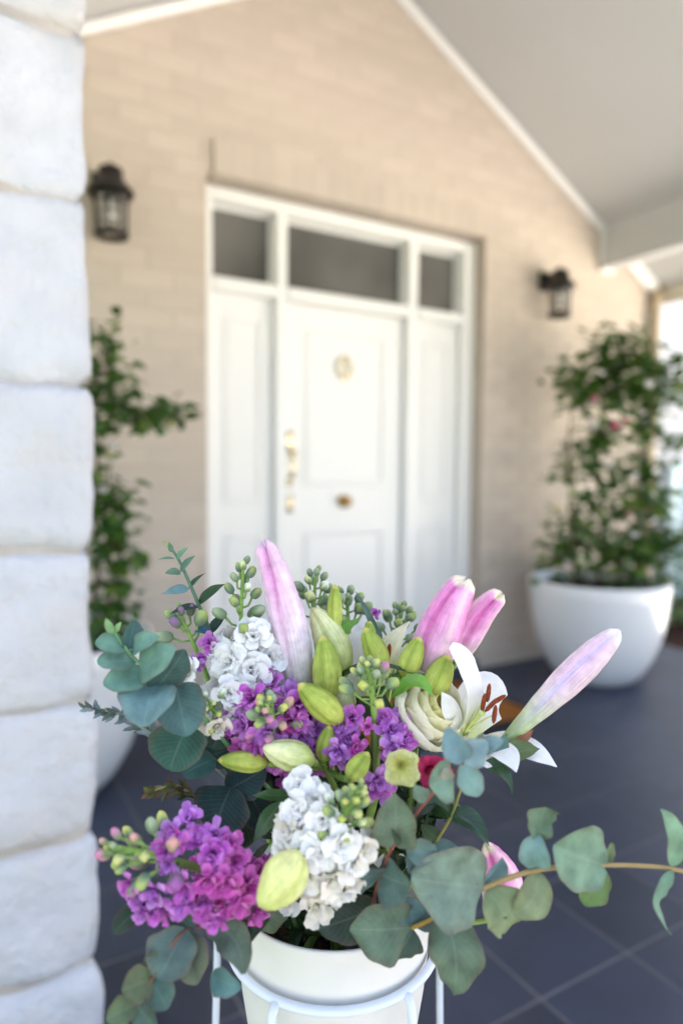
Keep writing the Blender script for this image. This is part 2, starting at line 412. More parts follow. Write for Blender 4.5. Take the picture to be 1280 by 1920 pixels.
b.add([(xl, YF-.03, 2.62), (xr, YF-.03, 2.62), (xr, YF-.03, rake(xr)+.02), (RX, YF-.03, RZ+.02), (xl, YF-.03, rake(xl)+.02),
       (xl, YF-.003, 2.62), (xr, YF-.003, 2.62), (xr, YF-.003, rake(xr)+.02), (RX, YF-.003, RZ+.02), (xl, YF-.003, rake(xl)+.02)],
      [(0, 1, 2, 3, 4), (9, 8, 7, 6, 5), (0, 5, 6, 1), (1, 6, 7, 2), (2, 7, 8, 3), (3, 8, 9, 4), (4, 9, 5, 0)])
b.build('gable_shade_board', M['ceiling'], house, False)
b = MB(); b.tube([(4.245, -.045, 0), (4.245, -.045, 2.40), (4.30, -.045, 2.46)], .036, 14); b.build('downpipe', M['pipe'], house)
b = MB(); b.box(-4, .0-.47, -.6, 6, 2.62, 2.8); b.box(-4, 4.4, .26, 6, 4.0, 4.2); b.build('roof', M['roof'], house, False)

# ---- entry: frame, transom lights, sidelights, door
FY = .08
b = MB()
zt, zb_, zr, HT = 2.456, 2.104, 2.040, 2.519
ML, MR = (1.459, 1.519), (2.264, 2.331)
b.box(1.036, 1.126, FY, FY+.13, .06, HT, .004); b.box(2.654, 2.745, FY, FY+.13, .06, HT, .004)
b.box(1.1265, 2.6535, FY+.001, FY+.13, zt, HT-.001, .004)
for x0, x1 in (ML, MR): b.box(x0, x1, FY+.002, FY+.128, .06, zt-.0005, .006)
for x0, x1 in ((1.1265, ML[0]-.0005), (ML[1]+.0005, MR[0]-.0005), (MR[1]+.0005, 2.6535)): b.box(x0, x1, FY-.004, FY+.128, zr, zb_, .008)
b.build('door_frame', M['white'], house, False)
lights = ((1.127, 1.4585), (1.5195, 2.2635), (2.3315, 2.6535))
for x0, x1 in lights:
    b = MB(); b.box(x0, x1, FY+.085, FY+.092, zb_+.001, zt-.001); wnd = b.build('window', M['glass'], house, False)
    b = MB()
    for a0, a1, c0, c1 in ((x0, x1, zt-.016, zt-.0015), (x0, x1, zb_+.0015, zb_+.012), (x0, x0+.012, zb_+.0125, zt-.0165), (x1-.012, x1, zb_+.0125, zt-.0165)):
        b.box(a0, a1, FY+.066, FY+.0845, c0, c1, .003)
    b.build('glazing_bead', M['white'], wnd, False)
def panelled(bm, x0, x1, y, z0, z1, stile, panels):
    """a flush leaf with planted mouldings round each panel"""
    bm.box(x0, x1, y, y+.04, z0, z1, .002)
    for (pz0, pz1) in panels:
        a0, a1 = x0+stile, x1-stile
        for k, (w_, h_) in enumerate(((0, .006), (.016, .003))):
            o0, o1, q0, q1 = a0+w_, a1-w_, pz0+w_, pz1-w_
            for r in ((o0, o1, q1-.014, q1), (o0, o1, q0, q0+.014), (o0, o0+.014, q0+.0142, q1-.0142), (o1-.014, o1, q0+.0142, q1-.0142)):
                bm.box(r[0], r[1], y-h_, y+.001, r[2], r[3], .003)
for x0, x1 in (lights[0], lights[2]):
    b = MB(); panelled(b, x0, x1, FY+.05, .075, zr-.001, .065, ((.2, .86), (1.02, 1.93))); b.build('side_panel', M['white'], house, False)
b = MB(); panelled(b, lights[1][0]+.003, lights[1][1]-.003, FY+.05, .08, zr-.004, .12, ((.22, .86), (1.10, 1.92)))
door = b.build('door', M['white'], house, False)
DY = FY+.05
def oval(bm, cx, cz, rx, rz, y, t, seg=28):
    pts = [V((cx+rx*math.cos(2*math.pi*k/seg), y, cz+rz*math.sin(2*math.pi*k/seg))) for k in range(seg+1)]
    bm.tube(pts, t, 8, cap=False)
b = MB(); oval(b, 1.876, 1.732, .036, .05, DY-.016, .0085)
b.tube([(1.876, DY, 1.782), (1.876, DY-.03, 1.784)], [.016, .013], 12); b.tube([(1.876, DY, 1.682), (1.876, DY-.02, 1.682)], [.014, .012], 12)
b.build('knocker', M['brass'], door)
def ydisc(bm, prof, cx, cz, seg=20):
    vs_, fs_ = [], []
    for r, y in prof:
        for k in range(seg):
            an = 2*math.pi*k/seg; vs_.append((cx+r*math.cos(an), y, cz+r*math.sin(an)))
    for i in range(len(prof)-1):
        for k in range(seg): fs_.append((i*seg+k, i*seg+(k+1) % seg, (i+1)*seg+(k+1) % seg, (i+1)*seg+k))
    fs_.append(tuple((len(prof)-1)*seg+k for k in range(seg))); bm.add(vs_, fs_)
b = MB(); ydisc(b, [(.036, DY-.0005), (.036, DY-.004), (.018, DY-.008), (.014, DY-.02), (.026, DY-.03), (.030, DY-.042), (.024, DY-.054), (.004, DY-.058)], 1.882, 1.018)
b.build('door_knob', M['oldbrass'], door)
hx = 1.553
b = MB(); b.box(hx-.02, hx+.02, DY-.007, DY-.0005, 1.30, 1.385, .003); ydisc(b, [(.017, DY-.007), (.017, DY-.016), (.008, DY-.018)], hx, 1.355)
ydisc(b, [(.011, DY-.007), (.012, DY-.026), (.020, DY-.034), (.021, DY-.046), (.012, DY-.056), (.003, DY-.058)], hx+.004, 1.272)
b.tube([(hx, DY-.006, 1.30), (hx+.004, DY-.036, 1.27), (hx+.002, DY-.052, 1.22), (hx, DY-.046, 1.17), (hx-.002, DY-.024, 1.135), (hx-.002, DY-.004, 1.12)], [.009, .011, .010, .010, .011, .010], 10)
b.box(hx-.018, hx+.018, DY-.007, DY-.0005, 1.10, 1.150, .003)
b.box(hx-.021, hx+.021, DY-.008, DY-.0005, .965, 1.060, .003); ydisc(b, [(.018, DY-.008), (.018, DY-.014), (.010, DY-.017)], hx, 1.015)
b.build('door_handle', M['brass'], door)
b = MB(); b.box(OX0+.004, OX1-.004, -.03, FY+.16, .001, .058, .004); b.build('door_sill', M['sill'], house, False)

# doormat
mat_t = thing('doormat', 'brown coir doormat with black border on the dark porch tiles before the door', 'doormat', (1.92, -.47, 0))
b = MB(); MX0, MX1, MY0, MY1 = 1.33, 2.51, -.80, -.14
for r in ((MX0, MX1, MY0, MY0+.045), (MX0, MX1, MY1-.045, MY1), (MX0, MX0+.045, MY0+.0455, MY1-.0455), (MX1-.045, MX1, MY0+.0455, MY1-.0455)): b.box(*r, .0012, .014, .003)
b.build('rubber_border', M['rubber'], mat_t, False)
b = MB(); nx, ny = 60, 34; vs_ = []; fs_ = []
for j in range(ny+1):
    for i in range(nx+1):
        vs_.append((MX0+.046+(MX1-MX0-.092)*i/nx, MY0+.046+(MY1-MY0-.092)*j/ny, .015+random.uniform(0, .004)))
for j in range(ny):
    for i in range(nx): k = j*(nx+1)+i; fs_.append((k, k+1, k+nx+2, k+nx+1))
b.add(vs_, fs_); b.build('coir_pile', M['coir'], mat_t)

# ------------------------------------------------------------------ wall lanterns
def lantern(cx, zc, label):
    t = thing('wall_lantern', label, 'lantern', (cx, 0, zc), 'wall lanterns beside the entry')
    cy = -.125
    b = MB(); b.box(cx-.055, cx+.055, -.026, -.0045, zc+.02, zc+.135, .006); b.box(cx-.04, cx+.04, -.036, -.0265, zc+.035, zc+.12, .005)
    b.build('backplate', M['bronze'], t, False)
    b = MB(); b.tube([(cx, -.03, zc+.085), (cx, -.075, zc+.125), (cx, -.11, zc+.132), (cx, cy, zc+.105)], .009, 10); b.build('arm', M['bronze'], t)
    b = MB(); b.lathe([(.002, .166), (.010, .160), (.007, .150), (.024, .146), (.046, .138), (.049, .132), (.048, .100), (.055, .094), (.060, .082), (.086, .058), (.092, .046), (.092, .036), (.064, .040), (.060, .026), (.002, .026)], (cx, cy, zc-.02), 28)
    b.build('lantern_roof', M['bronze'], t)
    b = MB()
    for k in range(8):
        an = 2*math.pi*(k+.5)/8; b.tube([(cx+.066*math.cos(an), cy+.066*math.sin(an), zc+.01), (cx+.062*math.cos(an), cy+.062*math.sin(an), zc-.135)], .0042, 6)
    for zz, rr in ((-.02, .066), (-.065, .0645), (-.105, .063)):
        b.tube([V((cx+rr*math.cos(2*math.pi*k/28), cy+rr*math.sin(2*math.pi*k/28), zc+zz)) for k in range(29)], .0036, 6, cap=False)
    b.lathe([(.050, -.134), (.070, -.134), (.072, -.145), (.066, -.155), (.050, -.155)], (cx, cy, zc), 28, close=True)
    b.build('cage', M['bronze'], t)
    g = bpy.data.materials.get('lantern_glass')
    if not g:
        g = mat('lantern_glass', (.9, .9, .88), .06, .5); g.node_tree.nodes['Principled BSDF'].inputs['Transmission Weight'].default_value = .9
    b = MB(); b.lathe([(.056, .004), (.054, -.13)], (cx, cy, zc), 28); b.build('glass', g, t)
    b = MB(); b.lathe([(.012, .005), (.014, -.01), (.022, -.03), (.026, -.055), (.020, -.078), (.006, -.088), (.0005, -.089)], (cx, cy, zc), 20); b.build('bulb', M['bulb'], t)
    return t
lantern(.622, 2.285, 'dark bronze wall lantern left of the door, half hidden by stone pillar')
lantern(3.225, 2.270, 'dark bronze wall lantern on the brick wall right of the door')

# ------------------------------------------------------------------ stone pillar
from mathutils import noise as mn
PX0, PX1, PY0, PY1 = -.15, .232, -1.812, -1.43
pil = thing('stone_pillar', 'white painted rock-faced sandstone pillar in the left foreground', 'pillar', ((PX0+PX1)/2, (PY0+PY1)/2, 0))
b = MB(); b.box(PX0+.02, PX1-.02, PY0+.02, PY1-.02, 0, 2.52); b.build('mortar_core', M['stone_joint'], pil, False)
zs = [0, .284, .528, .776, 1.052, 1.338, 1.656, 1.933, 2.21, 2.504]
def stone(z0, z1, sd_):
    q = MB(); NL, NS = 18, 16; vs_ = []; fs_ = []
    cx, cy = (PX0+PX1)/2, (PY0+PY1)/2; hx_, hy_ = (PX1-PX0)/2, (PY1-PY0)/2
    loop = []
    for side in range(4):
        for k in range(NS):
            s_ = -1+2*k/NS
            loop.append(((s_, -1), (1, s_), (-s_, 1), (-1, -s_))[side])
    for j in range(NL+1):
        v_ = j/NL
        e = min(v_, 1-v_)*(z1-z0)
        for (a, c_) in loop:
            zz = z0+.0015+(z1-z0-.003)*v_ + .010*mn.noise(V((a*1.2+sd_, c_, z0 if v_ < .5 else z1)))*(1 if min(v_, 1-v_) < .2 else .5)*(0 if sd_ == 0 and v_ < .5 else 1)
            P_ = V((a*3.1*hx_+sd_*3.7, c_*3.1*hy_, zz*3))
            edge = .013*math.exp(-e/.0075)*(1+.7*mn.noise(P_*4+V((9,1,sd_))))
            n1 = mn.fractal(P_*2.0, 1.0, 2.0, 5)*.013 + abs(mn.noise(P_*3.1+V((5, 3, sd_))))*.008
            r = 1 if max(abs(a), abs(c_)) < 2 else 1
            cor = min(1-abs(a), 1-abs(c_)) if False else 0
            dx = a*hx_; dy = c_*hy_
            nrm = V((a if abs(a) > .999 else a*.15, c_ if abs(c_) > .999 else c_*.15, 0)).normalized()
            margin = 1-abs(c_ if abs(a) > .999 else a)
            bul = .006*(1-math.exp(-min(e/.05, 1.8)))
            p = V((cx+dx, cy+dy, zz + mn.noise(P_*1.3)*.004)) + nrm*(-edge + n1 + bul - .012)
            vs_.append(p)
    n = len(loop)
    for j in range(NL):
        for k in range(n): fs_.append((j*n+k, j*n+(k+1) % n, (j+1)*n+(k+1) % n, (j+1)*n+k))
    fs_.append(tuple(reversed(range(n)))); fs_.append(tuple(NL*n+k for k in range(n)))
    q.add(vs_, fs_); return q
for i in range(len(zs)-1): stone(zs[i], zs[i+1], i).build('stone_block', M['stone'], pil)

# ------------------------------------------------------------------ bowl planters and their climbers
def planter(cx, cy, label):
    t = thing('bowl_planter', label, 'planter', (cx, cy, 0), 'white bowl planters beside the door')
    b = MB(); b.lathe([(.002, .001), (.205, .001), (.222, .008), (.262, .06), (.312, .15), (.350, .26), (.374, .38), (.386, .49), (.390, .565), (.386, .574), (.374, .576), (.366, .570), (.362, .50), (.35, .44)], (cx, cy, 0), 56)
    b.build('bowl', M['glaze'], t)
    b = MB(); vs_ = [(cx, cy, .53)]; fs_ = []
    for j in range(1, 9):
        for k in range(32):
            an = 2*math.pi*k/32; r = .36*j/8; vs_.append((cx+r*math.cos(an), cy+r*math.sin(an), .515+random.uniform(-.012, .014)))
    for k in range(32): fs_.append((0, 1+k, 1+(k+1) % 32))
    for j in range(7):
        for k in range(32): fs_.append((1+j*32+k, 1+(j+1)*32+k, 1+(j+1)*32+(k+1) % 32, 1+j*32+(k+1) % 32))
    b.add(vs_, fs_); b.build('soil', M['soil'], t)
    return t
planter(3.25, -.45, 'white glazed bowl planter on the porch right of the door')
planter(.31, -.37, 'white glazed bowl planter behind the pillar, left of the door')

def vine_leaf_mesh(i):
    rnd = random.Random(40+i); q = MB()
    L, W = 1.0, .62; NT = 6; vs_, fs_, cs, uv = [], [], [], []
    base = jit(((.05, .135, .016), (.085, .18, .02), (.035, .10, .018), (.13, .22, .028), (.05, .14, .028))[i % 5], .12, rnd)
    for j in range(NT+1):
        t = j/NT; w_ = W/2*max(.02, math.sin(math.pi*t**.75)**.8)
        for s_ in (-1, 0, 1):
            vs_.append((t*L, s_*w_, .14*abs(s_)*w_ - .28*t*t*L*.6 + rnd.uniform(-.02, .02))); cs.append(base); uv.append((t, s_))
    for j in range(NT):
        for k in range(2): fs_.append((j*3+k, j*3+k+1, (j+1)*3+k+1, (j+1)*3+k))
    q.add(vs_, fs_, cs, uv); me = q.mesh('leaf'); me.materials.append(M['vine']); return me
VL = [vine_leaf_mesh(i) for i in range(6)]
def leaf_mats(blobs, size, dens, rnd):
    out = []
    for (u0, r, n) in blobs:
        for _ in range(int(n*dens)):
            d = V((rnd.gauss(0, 1), rnd.gauss(0, 1), rnd.gauss(0, 1)))*r*.62
            p = u0 + d
            dirv = V((rnd.gauss(0, 1), rnd.gauss(0, 1), rnd.gauss(-.1, .7))) + d/r*.6
            out.append((p, Matrix.Translation(p) @ frame(V((rnd.gauss(0, .5), rnd.gauss(-.3, .5), 1)), dirv).to_4x4() @ Matrix.Diagonal((*(V((1, 1, 1))*size*rnd.uniform(.7, 1.3)), 1))))
    return out
def flower_small(b, c, r, col, rnd):
    for k in range(7):
        an = 2*math.pi*k/7+rnd.uniform(-.2, .2); el = rnd.uniform(.1, .9)
        d = V((math.cos(an)*math.cos(el), math.sin(an)*math.cos(el), math.sin(el)))
        sd_ = d.cross(V((0, 0, 1))).normalized(); n_ = d.cross(sd_)
        pts = [c, c+d*r*.6+sd_*r*.45+n_*r*.1, c+d*r+n_*r*.25, c+d*r*.6-sd_*r*.45+n_*r*.1]
        b.add(pts, [(0, 1, 2, 3)], [jit(col, .06, rnd)]*4)
    b.lathe([(r*.05, -r*.3), (r*.4, -r*.15), (r*.5, r*.1), (r*.3, r*.4), (r*.02, r*.5)], tuple(c), 8, jit(col, .05, rnd))
def climber(name, label, loc, stems, blobs, size, dens, flowers, seed, keep):
    rnd = random.Random(seed)
    t = thing(name, label, 'climbing plant', loc, 'climbers in the bowl planters')
    for pts in stems:
        b = MB(); fine = []
        for a, c in zip(pts, pts[1:]):
            for k in range(5): fine.append(a.lerp(c, k/5)+V((rnd.uniform(-1, 1), rnd.uniform(-1, 1), 0))*.008)
        fine.append(pts[-1]); b.tube(fine, [.008-.005*i/len(fine) for i in range(len(fine))], 6); b.build('stem', M['bark'], t)
    ls = leaf_mats(blobs, size, dens, rnd); rnd.shuffle(ls)
    for p, m4 in ls[:keep]: place('leaf', VL[rnd.randrange(6)], m4, t)
    q = MB()
    for p, m4 in ls[keep:]:
        me = VL[rnd.randrange(6)]
        q.add([m4 @ v_.co for v_ in me.vertices], [tuple(f.vertices) for f in me.polygons], [tuple(c.color[:3]) for c in me.attributes['Col'].data], [tuple(c.vector[:2]) for c in me.attributes['LeafPos'].data])
    if q.v: q.build('foliage', M['vine'], t, kind='stuff')
    for c, r, col in flowers:
        q = MB(); flower_small(q, c, r, col, rnd); q.build('flower', M['petal'], t)
    return t
WH, PK, YE = (.78, .76, .74), (.62, .06, .20), (.72, .66, .22)
climber('climbing_plant', 'leafy climber with white and pink blooms in the right-hand bowl planter', (3.25, -.45, .52),
  [[V((3.2250,-0.4750,0.5340)), V((3.2520,-0.4580,0.9600)), V((3.2250,-0.4330,1.3850)), V((3.2770,-0.4130,1.7510)), V((3.3740,-0.4560,1.9350))], [V((3.4750,-0.5630,0.5330)), V((3.4650,-0.5220,0.9890)), V((3.5130,-0.5110,1.5140)), V((3.5090,-0.4810,1.8840))],
   [V((3.0800,-0.4460,0.5560)), V((3.0530,-0.4040,0.9010)), V((3.0570,-0.3770,1.2920)), V((3.0900,-0.3670,1.6830))], [V((3.2400,-0.5970,0.5660)), V((3.2040,-0.5800,0.8200)), V((3.2900,-0.5920,1.0270))], [V((3.4600,-0.5240,1.6920)), V((3.5740,-0.6100,1.7520)), V((3.6830,-0.6560,1.6790))]],
  [(V((3.3730,-0.4570,1.9200)),.10,26), (V((3.3040,-0.4260,1.7820)),.15,60), (V((3.4490,-0.5110,1.7840)),.14,52), (V((3.1040,-0.3730,1.7130)),.10,26), (V((3.1400,-0.4040,1.5780)),.09,20), (V((3.3090,-0.4650,1.6130)),.13,44), (V((3.4980,-0.5510,1.6320)),.12,34), (V((3.6220,-0.6210,1.6790)),.10,24), (V((3.6140,-0.5470,1.8230)),.08,10),
   (V((3.2380,-0.4410,1.3850)),.09,26), (V((3.2730,-0.4750,1.2040)),.10,26), (V((3.1070,-0.4060,1.2920)),.07,10), (V((3.0390,-0.3750,1.1710)),.06,9), (V((3.4930,-0.5270,1.4510)),.09,24), (V((3.5050,-0.5300,1.2060)),.09,22), (V((3.5270,-0.5560,1.0210)),.10,30), (V((3.6820,-0.6220,1.3620)),.06,8), (V((3.2150,-0.4570,0.9910)),.09,18), (V((3.3380,-0.5030,1.0370)),.07,12),
   (V((3.0320,-0.3920,0.9010)),.07,12), (V((3.0070,-0.3900,0.7200)),.09,22), (V((3.1860,-0.4880,0.8120)),.10,24), (V((3.4430,-0.5560,0.8380)),.12,38), (V((3.5600,-0.6290,0.7780)),.10,28), (V((3.3900,-0.5850,0.6600)),.12,36), (V((3.2610,-0.5410,0.6930)),.10,26), (V((3.1050,-0.4500,0.6910)),.08,14), (V((3.6820,-0.6620,0.8220)),.06,10)],
  .066, 3.9, [(V((3.0860,-0.7180,1.4540)),.030,PK), (V((2.9860,-0.6410,1.7030)),.028,WH), (V((3.0930,-0.7590,0.9680)),.028,(.6,.2,.3)), (V((3.0370,-0.6920,1.4260)),0.041,PK), (V((2.9470,-0.6280,1.5690)),0.034,(.5,.1,.2)), (V((3.1960,-0.7690,1.6440)),0.041,WH), (V((2.9410,-0.6350,1.4330)),0.041,WH), (V((3.0030,-0.6870,1.2260)),0.039,WH), (V((2.7690,-0.5680,0.9920)),0.032,YE), (V((3.1170,-0.7580,1.1680)),0.039,WH), (V((3.2340,-0.8140,1.3310)),0.046,WH), (V((3.2650,-0.8400,1.2390)),0.041,WH), (V((2.8660,-0.6440,0.7240)),0.037,(.7,.74,.5)), (V((2.8080,-0.6120,0.7070)),0.032,(.7,.62,.62)), (V((3.1590,-0.7580,1.4970)),0.032,(.66,.60,.58)), (V((3.1140,-0.7800,0.8570)),0.032,WH)], 3, 262)
climber('climbing_plant', 'leafy climber with one long side shoot in the planter behind the pillar', (.31, -.37, .52),
  [[V((0.4690,-0.4840,0.5610)), V((0.4830,-0.4700,0.8530)), V((0.4840,-0.4490,1.1460)), V((0.4980,-0.4360,1.4190)), V((0.5180,-0.4270,1.6930))], [V((0.4820,-0.5360,0.5900)), V((0.5470,-0.5550,0.8400)), V((0.5350,-0.5330,1.0320)), V((0.5220,-0.5140,1.1860))], [V((0.4970,-0.4630,1.3590)), V((0.5850,-0.5360,1.3880)), V((0.6820,-0.6040,1.3880)), V((0.7560,-0.6490,1.3700))], [V((0.3790,-0.3740,0.5470)), V((0.3770,-0.3280,1.1440)), V((0.4260,-0.3120,1.7410))]],
  [(V((0.5170,-0.4300,1.6530)),.06,18), (V((0.5600,-0.4520,1.6970)),.045,9), (V((0.5230,-0.4400,1.5560)),.07,26), (V((0.5690,-0.4920,1.5340)),.05,12), (V((0.5030,-0.4370,1.4490)),.07,26), (V((0.5500,-0.4880,1.4470)),.06,20), (V((0.5140,-0.4730,1.3600)),.06,22), (V((0.5770,-0.5310,1.3970)),.05,16), (V((0.6220,-0.5580,1.3830)),.04,15), (V((0.6650,-0.5830,1.3890)),.04,15), (V((0.7120,-0.6220,1.3940)),.035,9), (V((0.7480,-0.6430,1.3950)),.035,10),
   (V((0.4990,-0.4480,1.2630)),.04,10), (V((0.5050,-0.4590,1.1660)),.05,10), (V((0.5480,-0.5360,1.1000)),.05,10), (V((0.5060,-0.4920,1.0600)),.06,20), (V((0.5350,-0.5340,1.0230)),.05,14), (V((0.5090,-0.5010,0.9530)),.065,26), (V((0.5440,-0.5450,0.9460)),.05,14), (V((0.5870,-0.5770,1.0050)),.03,4), (V((0.5830,-0.5860,0.8610)),.04,10), (V((0.5650,-0.5790,0.8130)),.04,8), (V((0.4930,-0.5000,0.8370)),.05,10), (V((0.5110,-0.5410,0.7440)),.065,20), (V((0.5360,-0.5700,0.7180)),.05,12), (V((0.4880,-0.5110,0.6630)),.07,22), (V((0.5250,-0.5570,0.6390)),.06,14),
   (V((0.4040,-0.3140,1.5420)),.12,14), (V((0.3740,-0.3340,1.0440)),.12,14)],
  .052, 1.9, [(V((0.5180,-0.5990,1.2640)),.034,WH), (V((0.5060,-0.5940,1.2420)),.03,(.7,.66,.4)), (V((0.4950,-0.5510,1.1100)),.028,WH), (V((0.7030,-0.6780,1.3470)),.016,YE), (V((0.5060,-0.5250,1.5390)),.02,(.7,.5,.55))], 5, 262)
# thin support stakes in the right planter
tr = thing('plant_stake', 'thin grey stake standing in the right planter beside the climber', 'plant stake', (3.0, -.42, .5))
b = MB(); b.tube([V((3.0330,-0.4410,0.5590)), V((3.0580,-0.3810,1.5600))], .006, 8); b.build('stake', M['pipe'], tr)

# ------------------------------------------------------------------ beyond the porch
b = MB(); vs_, fs_ = [], []
for j in range(13):
    for i in range(25): vs_.append((4.30+i*.2, -.6+j*.15, -.07+random.uniform(-.025, .03)))
for j in range(12):
    for i in range(24): k = j*25+i; fs_.append((k, k+1, k+26, k+25))
b.add(vs_, fs_); tag(b.build('garden_bed', M['mulch']), kind='structure')
sd2 = thing('garden_wall', 'white rendered garden wall beyond the right end of the porch', 'wall', (7, 1.22, -.16))
b = MB(); b.box(4.45, 13, 1.20, 1.38, -.16, 4.4, .01); b.build('render_face', M['render'], sd2, False)
b = MB(); b.box(4.44, 13.02, 1.17, 1.41, 4.401, 4.48, .01); b.build('coping', M['render'], sd2, False)
lv = thing('louvre_screen', 'pale blue louvred screen against the white wall past the planter', 'screen', (6.7, 1.1, -.1))
b = MB()
for r in ((6.20, 6.30, -.1, 1.28), (7.15, 7.22, -.1, 1.28)): b.box(r[0], r[1], 1.08, 1.14, r[2], r[3], .004)
b.box(6.305, 7.145, 1.082, 1.138, 1.21, 1.278, .004); b.box(6.305, 7.145, 1.082, 1.138, -.06, 0.0, .004); b.build('frame', M['teal'], lv, False)
z = .05
while z < 1.18:
    q = MB(); q.add([(6.30, 1.085, z), (7.15, 1.085, z), (7.15, 1.135, z+.035), (6.30, 1.135, z+.035), (6.30, 1.085, z+.008), (7.15, 1.085, z+.008), (7.15, 1.135, z+.043), (6.30, 1.135, z+.043)],
      [(0, 3, 2, 1), (4, 5, 6, 7), (0, 1, 5, 4), (2, 3, 7, 6), (1, 2, 6, 5), (0, 4, 7, 3)]); q.build('slat', M['teal'], lv, False); z += .062
def shrub(loc, r, label, seed, n=150):
    rnd = random.Random(seed); t = thing('garden_shrub', label, 'shrub', loc, 'shrubs in the garden bed')
    ls = leaf_mats([(V(loc)+V((rnd.uniform(-r, r), rnd.uniform(-r, r)*.6, rnd.uniform(.1, 1.3)*r)), r*.5, n//8) for _ in range(8)], .07, 1, rnd)
    b = MB()
    for k in range(5): b.tube([V(loc), V(loc)+V((rnd.uniform(-r, r)*.6, rnd.uniform(-r, r)*.5, r*1.1))], [.01, .004], 5)
    b.build('stem', M['bark'], t)
    q = MB()
    for p, m4 in ls:
        me = VL[rnd.randrange(6)]
        q.add([m4 @ v_.co for v_ in me.vertices], [tuple(f.vertices) for f in me.polygons], [tuple(c.color[:3]) for c in me.attributes['Col'].data], [tuple(c.vector[:2]) for c in me.attributes['LeafPos'].data])
    q.build('foliage', M['vine'], t, kind='stuff')
shrub((5.25, .25, -.07), .30, 'low dark green shrub on bark mulch just past the right planter', 31)
shrub((5.9, .6, -.07), .34, 'dark green shrub at the foot of the louvred screen', 32)
shrub((6.6, .75, -.07), .36, 'bushy green shrub in front of the louvred screen, farthest right', 33)

# ------------------------------------------------------------------ flower pot and its stand
HR, HF = V((math.cos(yaw), -math.sin(yaw), 0)), V((math.sin(yaw), math.cos(yaw), 0))
UPZ, BK = V((0, 0, 1)), -HF
PC = V((CAM.x, CAM.y, 0)) + HF*.600 + HR*(-.004)      # axis of the pot
RIM = .822
def Nn(r, u, k): return (HR*r + UPZ*u + BK*k).normalized()
pot = thing('flower_pot', 'off-white tapered ceramic pot holding the mixed bouquet', 'flower pot', (PC.x, PC.y, .628))
b = MB(); b.lathe([(.002, .628), (.066, .628), (.068, .632), (.0835, .735), (.0905, RIM-.012), (.0912, RIM-.006), (.0914, RIM-.003), (.0911, RIM-.0008), (.0895, RIM), (.0878, RIM-.002), (.080, .74), (.064, .640), (.002, .639)], (PC.x, PC.y, 0), 72)
b.build('pot_wall', M['pot'], pot)
b = MB(); b.lathe([(.002, .772), (.05, .774), (.0815, .770), (.0810, .755), (.002, .755)], (PC.x, PC.y, 0), 40); b.build('soil', M['soil'], pot)
stand = thing('plant_stand', 'white metal plant stand with a ring and four slender legs around the pot', 'plant stand', (PC.x, PC.y, 0))
RR, RZ2 = .0940, .775
b = MB(); b.tube([PC+V((RR*math.cos(2*math.pi*k/64), RR*math.sin(2*math.pi*k/64), RZ2)) for k in range(65)], .0039, 12, cap=False); b.build('ring', M['wire'], stand)
b = MB(); b.tube([PC+V((.0765*math.cos(2*math.pi*k/48), .0765*math.sin(2*math.pi*k/48), .612)) for k in range(49)], .005, 10, cap=False)
for a_ in (0, math.pi/2): b.tube([PC+V((.0765*math.cos(a_), .0765*math.sin(a_), .612)), PC+V((-.0765*math.cos(a_), -.0765*math.sin(a_), .612))], .0045, 8)
b.build('base_ring', M['wire'], stand)
def leg(r, k, out, rad=.0038):
    d = (HR*r + BK*k).normalized()
    pts = [PC+d*(RR)+UPZ*(RZ2-.002), PC+d*(RR+.004)+UPZ*(RZ2-.001), PC+d*(RR+.008)+UPZ*(RZ2-.006), PC+d*(RR+.0095)+UPZ*(RZ2-.016)] if out < .02 else \
          [PC+d*(RR)+UPZ*(RZ2-.002), PC+d*(RR+out*.5)+UPZ*(RZ2), PC+d*(RR+out*.9)+UPZ*(RZ2-.004), PC+d*(RR+out)+UPZ*(RZ2-.02)]
    e = pts[-1]; pts += [e+UPZ*(-.15)+d*.006, V((e.x, e.y, 0))+d*.03+UPZ*.0015]
    b = MB(); b.tube(pts, rad, 10); b.build('leg', M['wire'], stand)
leg(-.46, .89, .01); leg(.62, .78, .01); leg(-.74, -.67, .075); leg(.70, -.71, .068)

